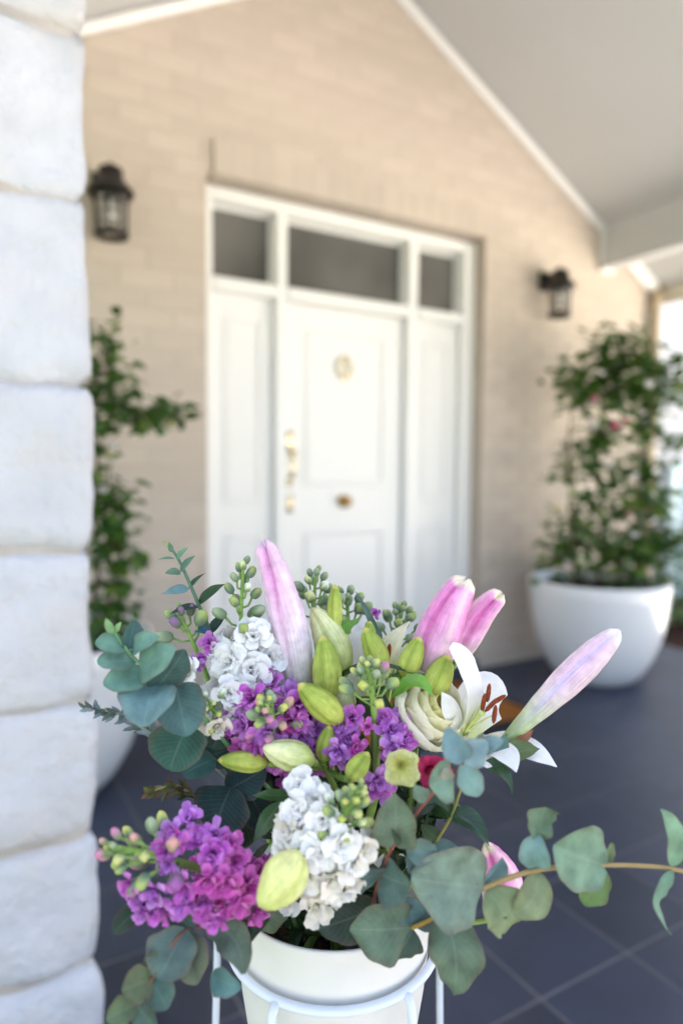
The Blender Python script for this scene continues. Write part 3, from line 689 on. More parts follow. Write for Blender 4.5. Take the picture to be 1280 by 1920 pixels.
# ------------------------------------------------------------------ flower builders
SH = {
 'round': lambda t: max(.03, math.sin(math.pi*min(1, max(0, t))**.86))**.62,
 'ovate': lambda t: max(.02, math.sin(math.pi*t**.72))**.85*(1 if t < .8 else 1-.35*((t-.8)/.2)),
 'lance': lambda t: max(.015, math.sin(math.pi*t**.8))**1.05,
 'blade': lambda t: max(.02, (1-t)**.7*(.35+.65*min(1, t*3))),
 'petal': lambda t: max(.03, (.45+.55*math.sin(math.pi*min(1, t*.95)**.9))*(1 if t < .55 else max(0, 1-((t-.55)/.45)**3.2)*.97+.03)),
 'obov': lambda t: max(.06, (.25+.75*math.sin(math.pi*.5*min(1, t*1.35)))*(1 if t < .75 else math.sqrt(max(0, 1-((t-.75)/.27)**2))+.05)),
}
def strip(mb, base, ctrl, tip, width, nrm, shape, col, nt=12, ns=6, fold=0, cup=0, wave=0, rnd=None, wn=2, twist=0, irr=0):
    rnd = rnd or random; ph = rnd.uniform(0, 6.28); ph2 = rnd.uniform(0, 6.28)
    vs_, fs_, cs, uv = [], [], [], []; f = SH[shape]
    for j in range(nt+1):
        t = j/nt; p = bez(base, ctrl, tip, t)
        T = (bez(base, ctrl, tip, min(1, t+.02)) - bez(base, ctrl, tip, max(0, t-.02))).normalized()
        N = nrm - T*nrm.dot(T); N = N.normalized() if N.length > 1e-5 else T.orthogonal().normalized()
        if twist: N = Matrix.Rotation(twist*t, 3, T) @ N
        S = T.cross(N); wd = width/2*f(t)
        for k in range(ns+1):
            s_ = -1+2*k/ns
            z = fold*wd*abs(s_) + cup*wd*s_*s_ + wave*width*abs(s_)**1.5*(math.sin(wn*math.pi*t+ph+(1.3 if s_ > 0 else 0)) + .5*math.sin(2.7*wn*math.pi*t+ph2+s_))
            vs_.append(p + S*(s_*wd*(1+irr*(math.sin(2.3*math.pi*t+ph+(2 if s_ > 0 else 0))+.6*math.sin(5.1*math.pi*t+ph2+s_)))) + N*z); cs.append(col(t, s_) if callable(col) else col); uv.append((t, s_))
    for j in range(nt):
        for k in range(ns): a = j*(ns+1)+k; fs_.append((a, a+1, a+ns+2, a+ns+1))
    mb.add(vs_, fs_, cs, uv)
def px(w_, D): return w_/1278.5*D          # a width read in photograph pixels at a distance, in metres

def leafpart(parent, base, tip, width, nrm=(0, .5, 1), col=None, ctrl=None, shape='round', m_='euc', fold=.17, cup=.14, wave=.035, bend=.16, twist=0, name='leaf', seed=None, label=None):
    base, tip = V(base), V(tip); n = Nn(*nrm); rnd = random.Random(seed if seed is not None else int(abs(base.x*1e5+tip.z*1e4)))
    c = V(ctrl) if ctrl is not None else (base+tip)/2 + n*(bend*(tip-base).length)
    col = col or EUC
    k_ = .92; col = tuple(x*k_ for x in col); c0 = jit(col, .12, rnd); c1 = mixc(c0, (c0[0]*1.25, c0[1]*1.15, c0[2]*.9), rnd.random()*.6)
    b = MB(); strip(b, base, c, tip, width, n, shape, lambda t, s_: mixc(mixc(c0, c1, abs(s_)*.6+t*.3), (.16, .07, .055), .35*max(0, abs(s_)-.82)/.18 if m_ == 'euc' else 0), 16, 8, fold, cup*rnd.uniform(-.6, 2.4), wave*rnd.uniform(.8, 1.5), rnd, 2, twist+rnd.uniform(-.45, .45), .075 if shape == 'round' else .02)
    return b.build(name, M[m_], parent, label=label)
EUC = C(96, 126, 116); EUCD = C(52, 84, 76); EUCG = C(118, 138, 112); EUCB = C(122, 158, 160); DKG = C(40, 70, 36); BRG = C(98, 150, 52); OLV = C(96, 104, 70)
STG = C(120, 148, 70); STP = C(126, 78, 64); STO = C(150, 128, 74); STD = C(62, 88, 60)

def stem(parent, pts, r0, r1, col, name='stem'):
    pts = [V(p) for p in pts]; fine = []
    n = len(pts)
    for i in range(n-1):                               # Catmull-Rom through the points
        a, c, d, e = pts[max(0, i-1)], pts[i], pts[i+1], pts[min(n-1, i+2)]
        for k in range(6):
            t = k/6; fine.append(.5*((2*c) + (d-a)*t + (2*a-5*c+4*d-e)*t*t + (3*c-a-3*d+e)*t**3))
    fine.append(pts[-1]); b = MB()
    b.tube(fine, [r0+(r1-r0)*i/(len(fine)-1) for i in range(len(fine))], 8, col if not callable(col) else col)
    return b.build(name, M['stem'], parent)
def root(k):                                           # where stems end inside the pot
    rnd = random.Random(k*77+5); an = rnd.uniform(0, 6.28); r = rnd.uniform(.005, .055)
    return PC + V((r*math.cos(an), r*math.sin(an), .772))

def lily_bud(parent, base, tip, width, col, ctrl=None, prof='bud', groove=.13, openness=0, roll_=0, name='bud', seg=24, label=None, nt=20):
    seg = 36; base, tip = V(base), V(tip); c = V(ctrl) if ctrl is not None else (base+tip)/2
    P_ = {'bud': ((0, .16), (.06, .36), (.16, .66), (.30, .90), (.45, 1), (.62, .97), (.78, .80), (.90, .54), (.97, .28), (1, .06)),
          'long': ((0, .26), (.08, .42), (.22, .58), (.40, .80), (.58, .98), (.70, 1), (.82, .90), (.91, .72), (.97, .50), (.99, .34), (1, .10)),
          'pink': ((0, .30), (.08, .62), (.20, .90), (.34, 1), (.50, .97), (.66, .86), (.80, .76), (.90, .66), (.96, .54), (.985, .40), (1, .16)),
          'fat': ((0, .22), (.07, .52), (.18, .84), (.32, 1), (.48, 1), (.64, .88), (.80, .66), (.91, .42), (.97, .22), (1, .05))}[prof]
    def pr(t):
        for (t0, r0), (t1, r1) in zip(P_, P_[1:]):
            if t <= t1:
                k = (t-t0)/(t1-t0); k = k*k*(3-2*k)*.5 + k*.5; return r0+(r1-r0)*k
        return P_[-1][1]
    L = (tip-base).length; b = MB(); vs_, fs_, cs, uv_ = [], [], [], []
    hint = Nn(0, .15, 1)
    for j in range(nt+1):
        t = (j/nt)**.92; p = bez(base, c, tip, t); T = (bez(base, c, tip, min(1, t+.02))-bez(base, c, tip, max(0, t-.02))).normalized()
        X = hint - T*hint.dot(T); X.normalize(); Y = T.cross(X); R_ = width/2*pr(t)
        for k in range(seg):
            th = 2*math.pi*k/seg; a = (th+roll_+.9*0) % (2*math.pi/3); g = abs(a-math.pi/3)/(math.pi/3)     # 0 on the rib, 1 in the groove
            gd = groove*(math.exp(-((1-g)/.16)**2)) ; op = openness*max(0, (t-.55)/.45)**1.5
            r = R_*(1 + .05*math.exp(-(g/.2)**2) - gd*(.35+.65*min(1, t*3)) - op*math.exp(-((1-g)/.30)**2)*.75)
            ax = -L*op*.10*math.exp(-((1-g)/.4)**2)
            vs_.append(p + (X*math.cos(th)+Y*math.sin(th))*r + T*ax); cs.append(col(t, g, math.cos(th+roll_))); uv_.append((t+base.x*50, abs(math.sin(th/2))))
    for j in range(nt):
        for k in range(seg): k2 = (k+1) % seg; fs_.append((j*seg+k, j*seg+k2, (j+1)*seg+k2, (j+1)*seg+k))
    fs_.append(tuple(reversed(range(seg)))); fs_.append(tuple(nt*seg+k for k in range(seg)))
    b.add(vs_, fs_, cs, uv_); return b.build(name, M['bud'], parent, label=label)
def c_green(t, g, x): return mixc(mixc(C(134, 160, 62), C(196, 206, 104), .5+.5*math.sin(3*t+1)), C(120, 146, 44), .55*math.exp(-((1-g)/.22)**2)+.25*math.exp(-(g/.12)**2)) if t < .93 else C(206, 196, 110)
def c_pale(t, g, x): return mixc(mixc(C(176, 192, 96), C(226, 228, 176), min(1, t*1.3)), C(150, 170, 76), .5*math.exp(-((1-g)/.2)**2))
def c_cream(t, g, x): return mixc(mixc(C(196, 208, 120), C(228, 228, 158), 1-t*.6), C(170, 186, 84), .45*math.exp(-((1-g)/.2)**2))
def c_pinkA(t, g, x):
    c = mixc(C(186, 196, 140), C(236, 228, 232), min(1, t*3.2)); c = mixc(c, C(232, 170, 212), max(0, min(1, (t-.28)/.45))*(.55+.45*g)); 
    c = mixc(c, C(246, 226, 238), .5*math.exp(-(g/.22)**2)*min(1, t*2)); return mixc(c, C(214, 130, 190), .5*math.exp(-((1-g)/.14)**2)*min(1, t*1.5))
def c_pinkB(t, g, x):
    c = mixc(C(196, 204, 140), C(236, 196, 224), min(1, t*3)); c = mixc(c, C(226, 128, 188), max(0, min(1, (t-.15)/.4))*(.35+.65*g))
    c = mixc(c, C(250, 214, 214), .75*math.exp(-(g/.18)**2)); return mixc(c, C(198, 76, 150), .55*math.exp(-((1-g)/.16)**2)) if t < .95 else C(240, 226, 200)
def c_long(t, g, x):
    c = mixc(C(150, 182, 92), C(226, 224, 214), min(1, t*1.9)); c = mixc(c, C(226, 184, 212), max(0, min(1, (t-.30)/.3))*(.5+.45*g))
    c = mixc(c, C(196, 192, 232), .6*math.exp(-((1-g)/.2)**2)*min(1, t*2)); return mixc(c, C(246, 240, 232), max(0, (t-.9)/.1))

def pedicel(parent, a, c, col=STG, r=.0022, mid=None):
    a, c = V(a), V(c); pts = [a, (a+c)/2 + (V(mid) if mid else V((0, 0, -.004))), c]
    b = MB(); b.tube([bez(pts[0], pts[1], pts[2], k/8) for k in range(9)], [r*1.0+r*.35*(k/8)**3 for k in range(9)], 8, col); return b.build('pedicel', M['stem'], parent)

def petalpart(parent, base, ctrl, tip, width, nrm, col, shape='petal', cup=-.12, wave=.03, fold=.10, name='petal', m_='petal', twist=0):
    b = MB(); strip(b, V(base), V(ctrl), V(tip), width, Nn(*nrm), shape, col, 16, 8, fold, cup, wave, random.Random(int(abs(tip[0]*1e5))), 2, twist); return b.build(name, M[m_], parent)
def c_white(t, s_): return mixc(mixc(C(216, 224, 150), C(244, 244, 242), min(1, t*3)), C(226, 232, 190), .5*math.exp(-(s_/.1)**2)*(1-t*.8))
def stamen(parent, base, tip, adir):
    base, tip = V(base), V(tip)
    b = MB(); b.tube([bez(base, (base+tip)/2+UPZ*.002, tip, k/6) for k in range(7)], [.0011, .001, .001, .0009, .0009, .0008, .0007], 6, C(206, 214, 150))
    s_ = b.build('stamen', M['stem'], parent)
    d = V(adir).normalized(); q = MB(); q.tube([tip-d*.0075, tip-d*.005, tip, tip+d*.005, tip+d*.0075], [.0006, .0017, .0020, .0017, .0006], 8, (.2, .04, .02)); q.build('anther', M['anther'], s_)

# stock florets: double, ruffled; variants shared by all stems of a colour
def floret_mesh(kind, i):
    rnd = random.Random(hash(kind) % 1000 if False else {'white': 11, 'purple': 23, 'violet': 37, 'pinkish': 53, 'cream': 71}[kind]*100+i); b = MB()
    pal = {'white': (C(250, 249, 248), C(243, 243, 240), C(226, 232, 208)), 'cream': (C(246, 242, 236), C(238, 232, 218), C(226, 226, 180)),
           'purple': (C(194, 88, 190), C(218, 140, 216), C(126, 26, 116)), 'violet': (C(192, 112, 206), C(218, 160, 226), C(130, 40, 140)), 'pinkish': (C(200, 76, 176), C(226, 138, 210), C(124, 20, 96))}[kind]  # darkest purples paint the deep shade between petals into their bases
    dark = kind in ('purple', 'violet', 'pinkish')
    whorls = ((4, 1.05, 1.35, .62), (5, .95, 1.0, .55), (4, .85, .62, .5), (3, .72, .3, .42)) if dark else ((4, 1.1, 1.42, .9), (4, .95, 1.1, .78), (4, .72, .72, .62), (3, .55, .3, .5))
    sp = .42 if dark else .32
    for wi, (n, L, ang, wd) in enumerate(whorls):
        a0 = rnd.uniform(0, 6.28)
        for k in range(n):
            an = a0+2*math.pi*k/n+rnd.uniform(-.25, .25); el = ang+rnd.uniform(-sp, sp)
            out = V((math.cos(an), math.sin(an), 0)); d = out*math.sin(el)+V((0, 0, 1))*math.cos(el)
            base = V((0, 0, -.25))+out*.05; tip = V((0, 0, -.05))+d*L*rnd.uniform(.88, 1.08)
            ctrl = (base+tip)/2 + V((0, 0, .30))*L*math.sin(el) - out*.05
            c0 = jit(mixc(pal[0], pal[1], rnd.random()), .16 if dark else .05, rnd)
            strip(b, base, ctrl, tip, wd*rnd.uniform(.85, 1.15), (V((0, 0, 1)) - out*.3).normalized(), 'obov', lambda t, s_: mixc(mixc(pal[2], c0, min(1, t*2.2)), pal[1], .35*abs(s_)), 6, 4, .05, rnd.uniform(-.45, .35), .16, rnd, 2)
    me = b.mesh('floret'); me.materials.append(M['soft']); return me
FL = {k: [floret_mesh(k, i) for i in range(5)] for k in ('white', 'purple', 'violet', 'pinkish', 'cream')}
def budm(tipc, calyx, i):
    rnd = random.Random(i*13+3); b = MB(); vs_, fs_, cs = [], [], []
    prof = ((0, .10), (.08, .34), (.25, .46), (.5, .50), (.72, .44), (.88, .30), (.97, .14), (1, .02)); seg = 8
    for t, r in prof:
        for k in range(seg):
            an = 2*math.pi*k/seg; rr = r*(1+.10*math.cos(4*an))
            vs_.append((rr*math.cos(an), rr*math.sin(an), t*1.45)); cs.append(mixc(calyx, tipc, max(0, min(1, (t-.52+.10*math.cos(4*an))/.18))))
    for j in range(len(prof)-1):
        for k in range(seg): k2 = (k+1) % seg; fs_.append((j*seg+k, j*seg+k2, (j+1)*seg+k2, (j+1)*seg+k))
    b.add(vs_, fs_, cs); me = b.mesh('bud'); me.materials.append(M['bud']); return me
CAL = C(128, 150, 118)
BM = {'yellow': [budm(C(206, 206, 112), CAL, 1), budm(C(198, 202, 130), C(140, 164, 116), 2), budm(C(192, 200, 104), C(112, 142, 112), 3)],
      'green': [budm(C(160, 176, 140), CAL, 4), budm(C(168, 184, 110), C(116, 140, 118), 5)],
      'white': [budm(C(232, 238, 214), C(134, 162, 110), 6), budm(C(214, 222, 160), C(128, 156, 112), 7)],
      'purple': [budm(C(150, 112, 150), C(122, 136, 112), 8), budm(C(160, 96, 160), C(104, 112, 100), 9)],
      'pink': [budm(C(212, 160, 150), C(150, 158, 120), 10), budm(C(204, 132, 168), C(146, 150, 122), 11)]}
def stock(name, label, k, base, ctrl, tip, fl, nf, rf, t0, t1, budk, nb, rb, t2=None, spread=.016, blen=.016, rs=.0032, extra=(), group='stock flower stems in the pot', leaves=0, seed=None, tight=1.0):
    base, ctrl, tip = V(base), V(ctrl), V(tip); rnd = random.Random(seed or k*31)
    if nf > 12: nf, rf = int(nf*1.45), rf*.86
    t = thing(name, label, 'stock flower', root(k), group)
    ax = [bez(base, ctrl, tip, i/14) for i in range(15)]
    rt = root(k); pts = [rt, (rt*.35+base*.65)+(base-ctrl).normalized()*.02] if (base-rt).length > .02 else [rt]
    stem(t, pts+[ax[0], ax[5], ax[10], ax[14]], rs, rs*.45, C(134, 168, 84))
    def axis(u):
        p = bez(base, ctrl, tip, u); T = (bez(base, ctrl, tip, min(1, u+.03))-bez(base, ctrl, tip, max(0, u-.03))).normalized(); return p, T
    a0 = rnd.uniform(0, 6.28)
    for i in range(nf):
        u = t0+(t1-t0)*(i+.5)/nf; p, T = axis(u); X = T.orthogonal().normalized(); Y = T.cross(X); an = a0+i*2.39996
        rad = X*math.cos(an)+Y*math.sin(an); taper = 1-.25*max(0, (u-t0)/(t1-t0+1e-6)); d = (rad*.85+T*.45+UPZ*.15).normalized()
        c = p+rad*spread*rnd.uniform(.8, 1.1)*taper; r = rf*rnd.uniform(.85, 1.12)*taper
        kk = fl[rnd.randrange(len(fl))]
        place('floret', FL[kk][rnd.randrange(5)], Matrix.Translation(c) @ frame(d, Y if rnd.random() < .5 else X).to_4x4() @ Matrix.Diagonal((r, r, r, 1)), t)
    for (c, d, r, kk) in extra:
        place('floret', FL[kk][rnd.randrange(5)], Matrix.Translation(V(c)) @ frame(Nn(*d)).to_4x4() @ Matrix.Diagonal((r*.9, r*.9, r*.9, 1)), t)
    t2 = t1 if t2 is None else t2; q = MB()
    for i in range(nb):
        g = (i+.3)/nb; u = t2+(1-t2)*g; p, T = axis(u); X = T.orthogonal().normalized(); Y = T.cross(X); an = a0+i*2.39996
        rad = X*math.cos(an)+Y*math.sin(an); sz = rb*(1.15-.6*g)*rnd.uniform(.85, 1.15); ln = blen*(1.0-.72*g)*tight
        d = (rad*(1.05-.6*g)+T*(.55+.5*g)).normalized(); c = p+d*ln
        bk_ = budk[rnd.randrange(len(budk))]; me = BM[bk_][rnd.randrange(len(BM[bk_]))]
        place('bud', me, Matrix.Translation(c) @ frame(d, X).to_4x4() @ Matrix.Diagonal((sz, sz, sz, 1)), t)
        q.tube([p, p+rad*ln*.5+T*ln*.15, c+d*sz*.1], [.0011, .0010, .0012], 6, C(128, 160, 90))
    if nb: q.build('bud_stalks', M['stem'], t)
    return t

# ------------------------------------------------------------------ the bouquet: lilies
LG = 'lily stems in the pot'
def lily(label, k, *pts):
    rt = root(k); t = thing('lily_stem', label, 'lily', rt, LG); P_ = [rt]+[V(p) for p in pts]
    stem(t, P_, .0036, .0028, C(110, 140, 62)); return t
# tall pale pink bud, left
la = lily('lily stem with the tallest pale pink bud and fat green buds at its right', 1, V((0.3060,-2.5470,0.8980)), V((0.2870,-2.5520,0.9780)))
lily_bud(la, V((0.2660,-2.5450,0.9940)), V((0.2370,-2.5280,1.1380)), px(70,.59), c_pinkA, V((0.2570,-2.5450,1.0740)), 'pink', .2, .85, .35, label='large pale pink closed bud'); pedicel(la, V((0.2870,-2.5520,0.9780)), V((0.2660,-2.5450,0.9950)), STG, .0034)
lily_bud(la, V((0.2740,-2.5750,1.0050)), V((0.2720,-2.5700,1.0590)), px(55,.572), c_green, V((0.2760,-2.5770,1.0330)), 'fat', .16, 0, .4); pedicel(la, V((0.2870,-2.5520,0.9780)), V((0.2740,-2.5750,1.0040)))
lily_bud(la, V((0.2990,-2.5570,1.0130)), V((0.2800,-2.5350,1.0750)), px(66,.60), c_pale, V((0.2950,-2.5520,1.0530)), 'fat', .18, 0, .2); pedicel(la, V((0.2870,-2.5520,0.9780)), V((0.2990,-2.5570,1.0130)))
lily_bud(la, V((0.2930,-2.5730,0.9860)), V((0.2870,-2.5720,1.0210)), px(52,.585), c_pale, None, 'fat', .22, 0, .9); pedicel(la, V((0.2870,-2.5520,0.9780)), V((0.2930,-2.5730,0.9860)))
lily_bud(la, V((0.2950,-2.5520,1.0500)), V((0.2960,-2.5490,1.0970)), px(29,.60), c_green, None, 'bud', .15, 0, .5); pedicel(la, V((0.2950,-2.5500,1.0000)), V((0.2950,-2.5520,1.0500)))
leafpart(la, V((0.2940,-2.5510,1.0480)), V((0.3110,-2.5660,1.0690)), px(17,.6), (.2,.6,.8), BRG, shape='lance', m_='leaf'); leafpart(la, V((0.2930,-2.5480,1.0480)), V((0.3070,-2.5570,1.0690)), px(13,.6), (-.2,.5,.8), BRG, shape='lance', m_='leaf')
leafpart(la, V((0.2830,-2.5760,1.0210)), V((0.3530,-2.6290,1.0170)), px(28,.57), (0,.9,.5), DKG, ctrl=V((0.3050,-2.5980,1.0510)), shape='blade', m_='leaf', fold=.3)
# front green buds below it
lb = lily('lily stem with several slim green buds low at the front left of the bouquet', 2, V((0.2960,-2.5650,0.8800)), V((0.2730,-2.5760,0.9470)))
for bs, tp, w_, c_, D_ in ((V((0.2710,-2.6060,0.9970)), V((0.2370,-2.5950,1.0300)), 54, c_green, .54), (V((0.2150,-2.5870,0.9680)), V((0.1780,-2.5760,0.9740)), 40, c_green, .53), (V((0.2420,-2.6130,0.9730)), V((0.2040,-2.6020,0.9880)), 58, c_pale, .52), (V((0.2570,-2.6000,0.9650)), V((0.2600,-2.6050,0.9960)), 36, c_green, .54)):
    lily_bud(lb, bs, tp, px(w_, D_), c_, None, 'fat', .15, 0, .6); pedicel(lb, V((0.2730,-2.5760,0.9470)), bs)
lily_bud(lb, V((0.2620,-2.6320,0.9620)), V((0.2730,-2.6420,0.9850)), px(40,.52), c_green, None, 'fat', .16, 0, .2); pedicel(lb, V((0.2730,-2.5760,0.9470)), V((0.2620,-2.6320,0.9620)))
lc = lily('single fat cream-green lily bud hanging at the front below the white stock', 3, V((0.2670,-2.5960,0.8570)), V((0.2360,-2.6270,0.9050)))
lily_bud(lc, V((0.2050,-2.6610,0.9360)), V((0.1740,-2.6630,0.9090)), px(84,.46), c_cream, V((0.1880,-2.6710,0.9230)), 'fat', .15, 0, .5); pedicel(lc, V((0.2360,-2.6270,0.9050)), V((0.2050,-2.6610,0.9360)))
# the two opening dark pink buds, right
ld = lily('lily stem with two deep pink opening buds at the upper right', 4, V((0.3480,-2.5710,0.8980)), V((0.3530,-2.5910,0.9830)))
lily_bud(ld, V((0.3620,-2.5940,1.0070)), V((0.3880,-2.6190,1.1060)), px(86,.59), c_pinkB, V((0.3660,-2.6040,1.0650)), 'pink', .22, .5, .8, label='large deep pink opening bud'); pedicel(ld, V((0.3530,-2.5910,0.9830)), V((0.3620,-2.5940,1.0060)), STG, .0034)
lily_bud(ld, V((0.3960,-2.5950,1.0260)), V((0.4270,-2.6200,1.0900)), px(60,.61), c_pinkB, V((0.4040,-2.6030,1.0680)), 'pink', .25, .8, .1, label='smaller split pink bud'); pedicel(ld, V((0.3530,-2.5910,0.9830)), V((0.3960,-2.5950,1.0250)))
lily_bud(ld, V((0.3240,-2.5880,1.0260)), V((0.3070,-2.5810,1.0640)), px(44,.585), c_green, None, 'fat', .16, 0, .7); pedicel(ld, V((0.3530,-2.5910,0.9830)), V((0.3240,-2.5880,1.0260)))
lily_bud(ld, V((0.3320,-2.6040,1.0240)), V((0.3420,-2.6130,1.0590)), px(44,.575), c_green, None, 'fat', .16, 0, .3); pedicel(ld, V((0.3300,-2.5940,0.9910)), V((0.3320,-2.6040,1.0240)), C(96, 130, 44), .0038)
lily_bud(ld, V((0.3200,-2.5670,1.0410)), V((0.3220,-2.5660,1.0650)), px(28,.60), c_green, None, 'fat', .16, 0, .3); pedicel(ld, V((0.3530,-2.5910,0.9830)), V((0.3200,-2.5670,1.0410)))
lily_bud(ld, V((0.3490,-2.6190,1.0090)), V((0.3620,-2.6260,1.0440)), px(52,.575), c_green, None, 'fat', .2, 0, .2); pedicel(ld, V((0.3530,-2.5910,0.9830)), V((0.3490,-2.6190,1.0090)))
leafpart(ld, V((0.3140,-2.6120,1.0110)), V((0.3340,-2.6410,1.0170)), px(34,.555), (0,.8,.6), BRG, ctrl=V((0.3280,-2.6300,1.0400)), shape='lance', m_='leaf', fold=.25)
# open white lily with stamens
le = lily('open white lily with brown stamens beside the long pale bud', 5, V((0.3670,-2.5940,0.8940)), V((0.3690,-2.6200,0.9520)))
TH = V((0.3720,-2.6350,0.9770))
petalpart(le, TH, V((0.3990,-2.6270,1.0150)), V((0.4090,-2.6470,1.0080)), px(96,.58), (-.3,.2,1), c_white, m_='soft')
petalpart(le, TH, V((0.3760,-2.6530,1.0210)), V((0.3540,-2.6370,1.0550)), px(64,.555), (.55,.1,.85), c_white, shape='obov', cup=.25, twist=.5, m_='soft')
petalpart(le, TH, V((0.3550,-2.6420,0.9990)), V((0.3450,-2.6380,1.0190)), px(40,.55), (.4,.3,.9), c_white, m_='soft')
petalpart(le, TH, V((0.3890,-2.6600,0.9630)), V((0.3660,-2.6630,0.9640)), px(70,.56), (.1,.8,.6), c_white, m_='soft')
petalpart(le, V((0.3880,-2.6380,0.9650)), V((0.4040,-2.6620,0.9820)), V((0.4220,-2.6910,0.9600)), px(56,.56), (.1,.8,.6), c_white, cup=-.05, m_='soft')
petalpart(le, V((0.3850,-2.6450,0.9660)), V((0.3860,-2.6710,0.9770)), V((0.3860,-2.6820,0.9600)), px(52,.555), (.3,.5,.8), c_white, cup=.2, m_='soft')
for tp, ad in ((V((0.3770,-2.6530,1.0090)), (.2, 0, 1)), (V((0.3830,-2.6520,1.0160)), (.25, .1, 1)), (V((0.3810,-2.6580,1.0080)), (.6, -.2, .6)), (V((0.3800,-2.6630,1.0020)), (.15, 0, 1)), (V((0.3880,-2.6580,1.0110)), (.7, -.4, .5))): stamen(le, TH, tp, ad)
b = MB(); b.tube([bez(TH, V((0.3730,-2.6480,0.9960)), V((0.3740,-2.6560,1.0020)), k/6) for k in range(7)], [.0013]*5+[.0018, .0022], 8, C(196, 208, 120)); b.build('pistil', M['stem'], le)
lily_bud(le, V((0.3990,-2.6510,0.9680)), V((0.4650,-2.7130,1.0720)), px(58,.555), c_long, V((0.4260,-2.6830,1.0180)), 'long', .15, .12, .5, label='long pale pink and white closed bud', nt=26); pedicel(le, V((0.3690,-2.6200,0.9520)), V((0.3990,-2.6510,0.9680)), C(150, 180, 80), .0036)
# half hidden white lily at the back
lf = lily('half hidden white lily behind the green buds with a curling cream petal', 6, V((0.3380,-2.5420,0.8980)), V((0.3390,-2.5470,0.9920)))
TB = V((0.3360,-2.5560,1.0000))
petalpart(lf, TB, V((0.3370,-2.5660,1.0360)), V((0.3580,-2.5760,1.0630)), px(52,.61), (-.5,.2,.8), lambda t, s_: mixc(C(226, 226, 160), C(240, 236, 214), t), shape='lance', fold=.4)
petalpart(lf, TB, V((0.3120,-2.5350,1.0220)), V((0.3350,-2.5520,1.0530)), px(90,.62), (.2,.3,1), c_white, m_='soft'); petalpart(lf, TB, V((0.3380,-2.5380,1.0250)), V((0.3340,-2.5280,1.0520)), px(80,.63), (0,.2,1), c_white, m_='soft'); petalpart(lf, TB, V((0.2940,-2.5370,1.0110)), V((0.3100,-2.5380,1.0410)), px(64,.62), (.3,.3,1), c_white, m_='soft')
for tp, ad in ((V((0.3330,-2.5750,1.0340)), (.1, 0, 1)), (V((0.3370,-2.5740,1.0370)), (.2, .1, 1)), (V((0.3300,-2.5760,1.0270)), (0, 0, 1))): stamen(lf, TB, tp, ad)
leafpart(lf, V((0.3450,-2.5470,1.0380)), V((0.3270,-2.5330,1.0860)), px(20,.63), (.5,.2,.8), C(104, 132, 122), shape='blade', fold=.3, m_='leaf', bend=.08); leafpart(lf, V((0.3380,-2.5480,1.0520)), V((0.3410,-2.5560,1.0410)), px(18,.63), (0,.2,1), C(96, 128, 110), shape='lance', m_='leaf')
# pink lily low at the right, behind the eucalyptus
lg = lily('pink lily bud low at the right, mostly hidden behind eucalyptus leaves', 7, V((0.3700,-2.5930,0.7830)), V((0.4100,-2.6050,0.7810)))
lily_bud(lg, V((0.4380,-2.6200,0.7890)), V((0.4040,-2.6290,0.8710)), px(78,.62), c_pinkB, V((0.4270,-2.6340,0.8330)), 'fat', .25, .5, .3); pedicel(lg, V((0.4100,-2.6050,0.7810)), V((0.4380,-2.6200,0.7890)))

# ------------------------------------------------------------------ rose, hellebore, gerbera
ro = thing('rose', 'pale cream rose open between the lilies right of centre', 'rose', root(8))
RC = V((0.3480,-2.6160,0.9930)); ra = Nn(.5, .62, .6); RF = frame(ra, HR)
stem(ro, [root(8), V((0.3380,-2.5900,0.8800)), V((0.3470,-2.6000,0.9450)), RC-ra*.02], .0034, .003, C(112, 140, 66))
rr = random.Random(9)
def rosep(an, r, h0, h1, wd, lean, c0, c1, nm='petal'):
    o = RF @ V((math.cos(an), math.sin(an), 0)); bs = RC - ra*.024 + o*r*.25; tp = RC + ra*h1 + o*(r+lean); ct = RC + ra*h0 + o*r*1.25
    b = MB(); strip(b, bs, ct, tp, wd, (-o+ra*.15).normalized(), 'obov', lambda t, s_: mixc(c0, c1, t*.8+.2*abs(s_)), 12, 8, 0, .55, .035, rr, 2); b.build(nm, M['soft'], ro)
for k in range(6): rosep(k*1.07+.3, .030, -.006, .016, .062, .006, C(240, 238, 204), C(248, 246, 230))
for k in range(5): rosep(k*1.257+.8, .024, -.002, .021, .052, .001, C(242, 238, 190), C(248, 244, 224))
for k in range(5): rosep(k*1.257+.1, .0175, .002, .023, .042, -.002, C(240, 232, 150), C(246, 242, 206))
for k in range(4): rosep(k*1.6+.5, .0105, .004, .024, .028, -.003, C(236, 222, 110), C(242, 234, 176))
for k in range(4): leafpart(ro, RC-ra*.026, RC-ra*.02+RF @ V((math.cos(k*1.57), math.sin(k*1.57), 0))*.032, .010, (0, .3, 1), C(110, 140, 70), shape='lance', m_='leaf', name='sepal')
he = thing('hellebore', 'small pale green nodding flower in front of the rose', 'flower', root(9)); HC = V((0.2880,-2.6630,0.9810))
stem(he, [root(9), V((0.3140,-2.6090,0.8960)), V((0.3030,-2.6430,0.9750)), HC], .0026, .0018, C(140, 160, 84))
for k, (u, wd) in enumerate(((V((0.2740,-2.6640,0.9810)), 44), (V((0.2820,-2.6730,0.9700)), 44), (V((0.2940,-2.6760,0.9810)), 42), (V((0.2900,-2.6710,0.9930)), 40), (V((0.2830,-2.6620,0.9910)), 36))):
    petalpart(he, HC, (HC+V(u))/2+BK*.008, u, px(wd,.5), (0, .2, 1), lambda t, s_: mixc(C(190, 190, 84), C(206, 208, 148), t), shape='obov', cup=.25, wave=.05)
ge = thing('gerbera', 'small bright pink flower tucked under the rose', 'gerbera', root(10)); GC = V((0.3640,-2.6010,0.9360))
stem(ge, [root(10), V((0.3540,-2.5890,0.8560)), GC], .0026, .0022, C(110, 136, 66))
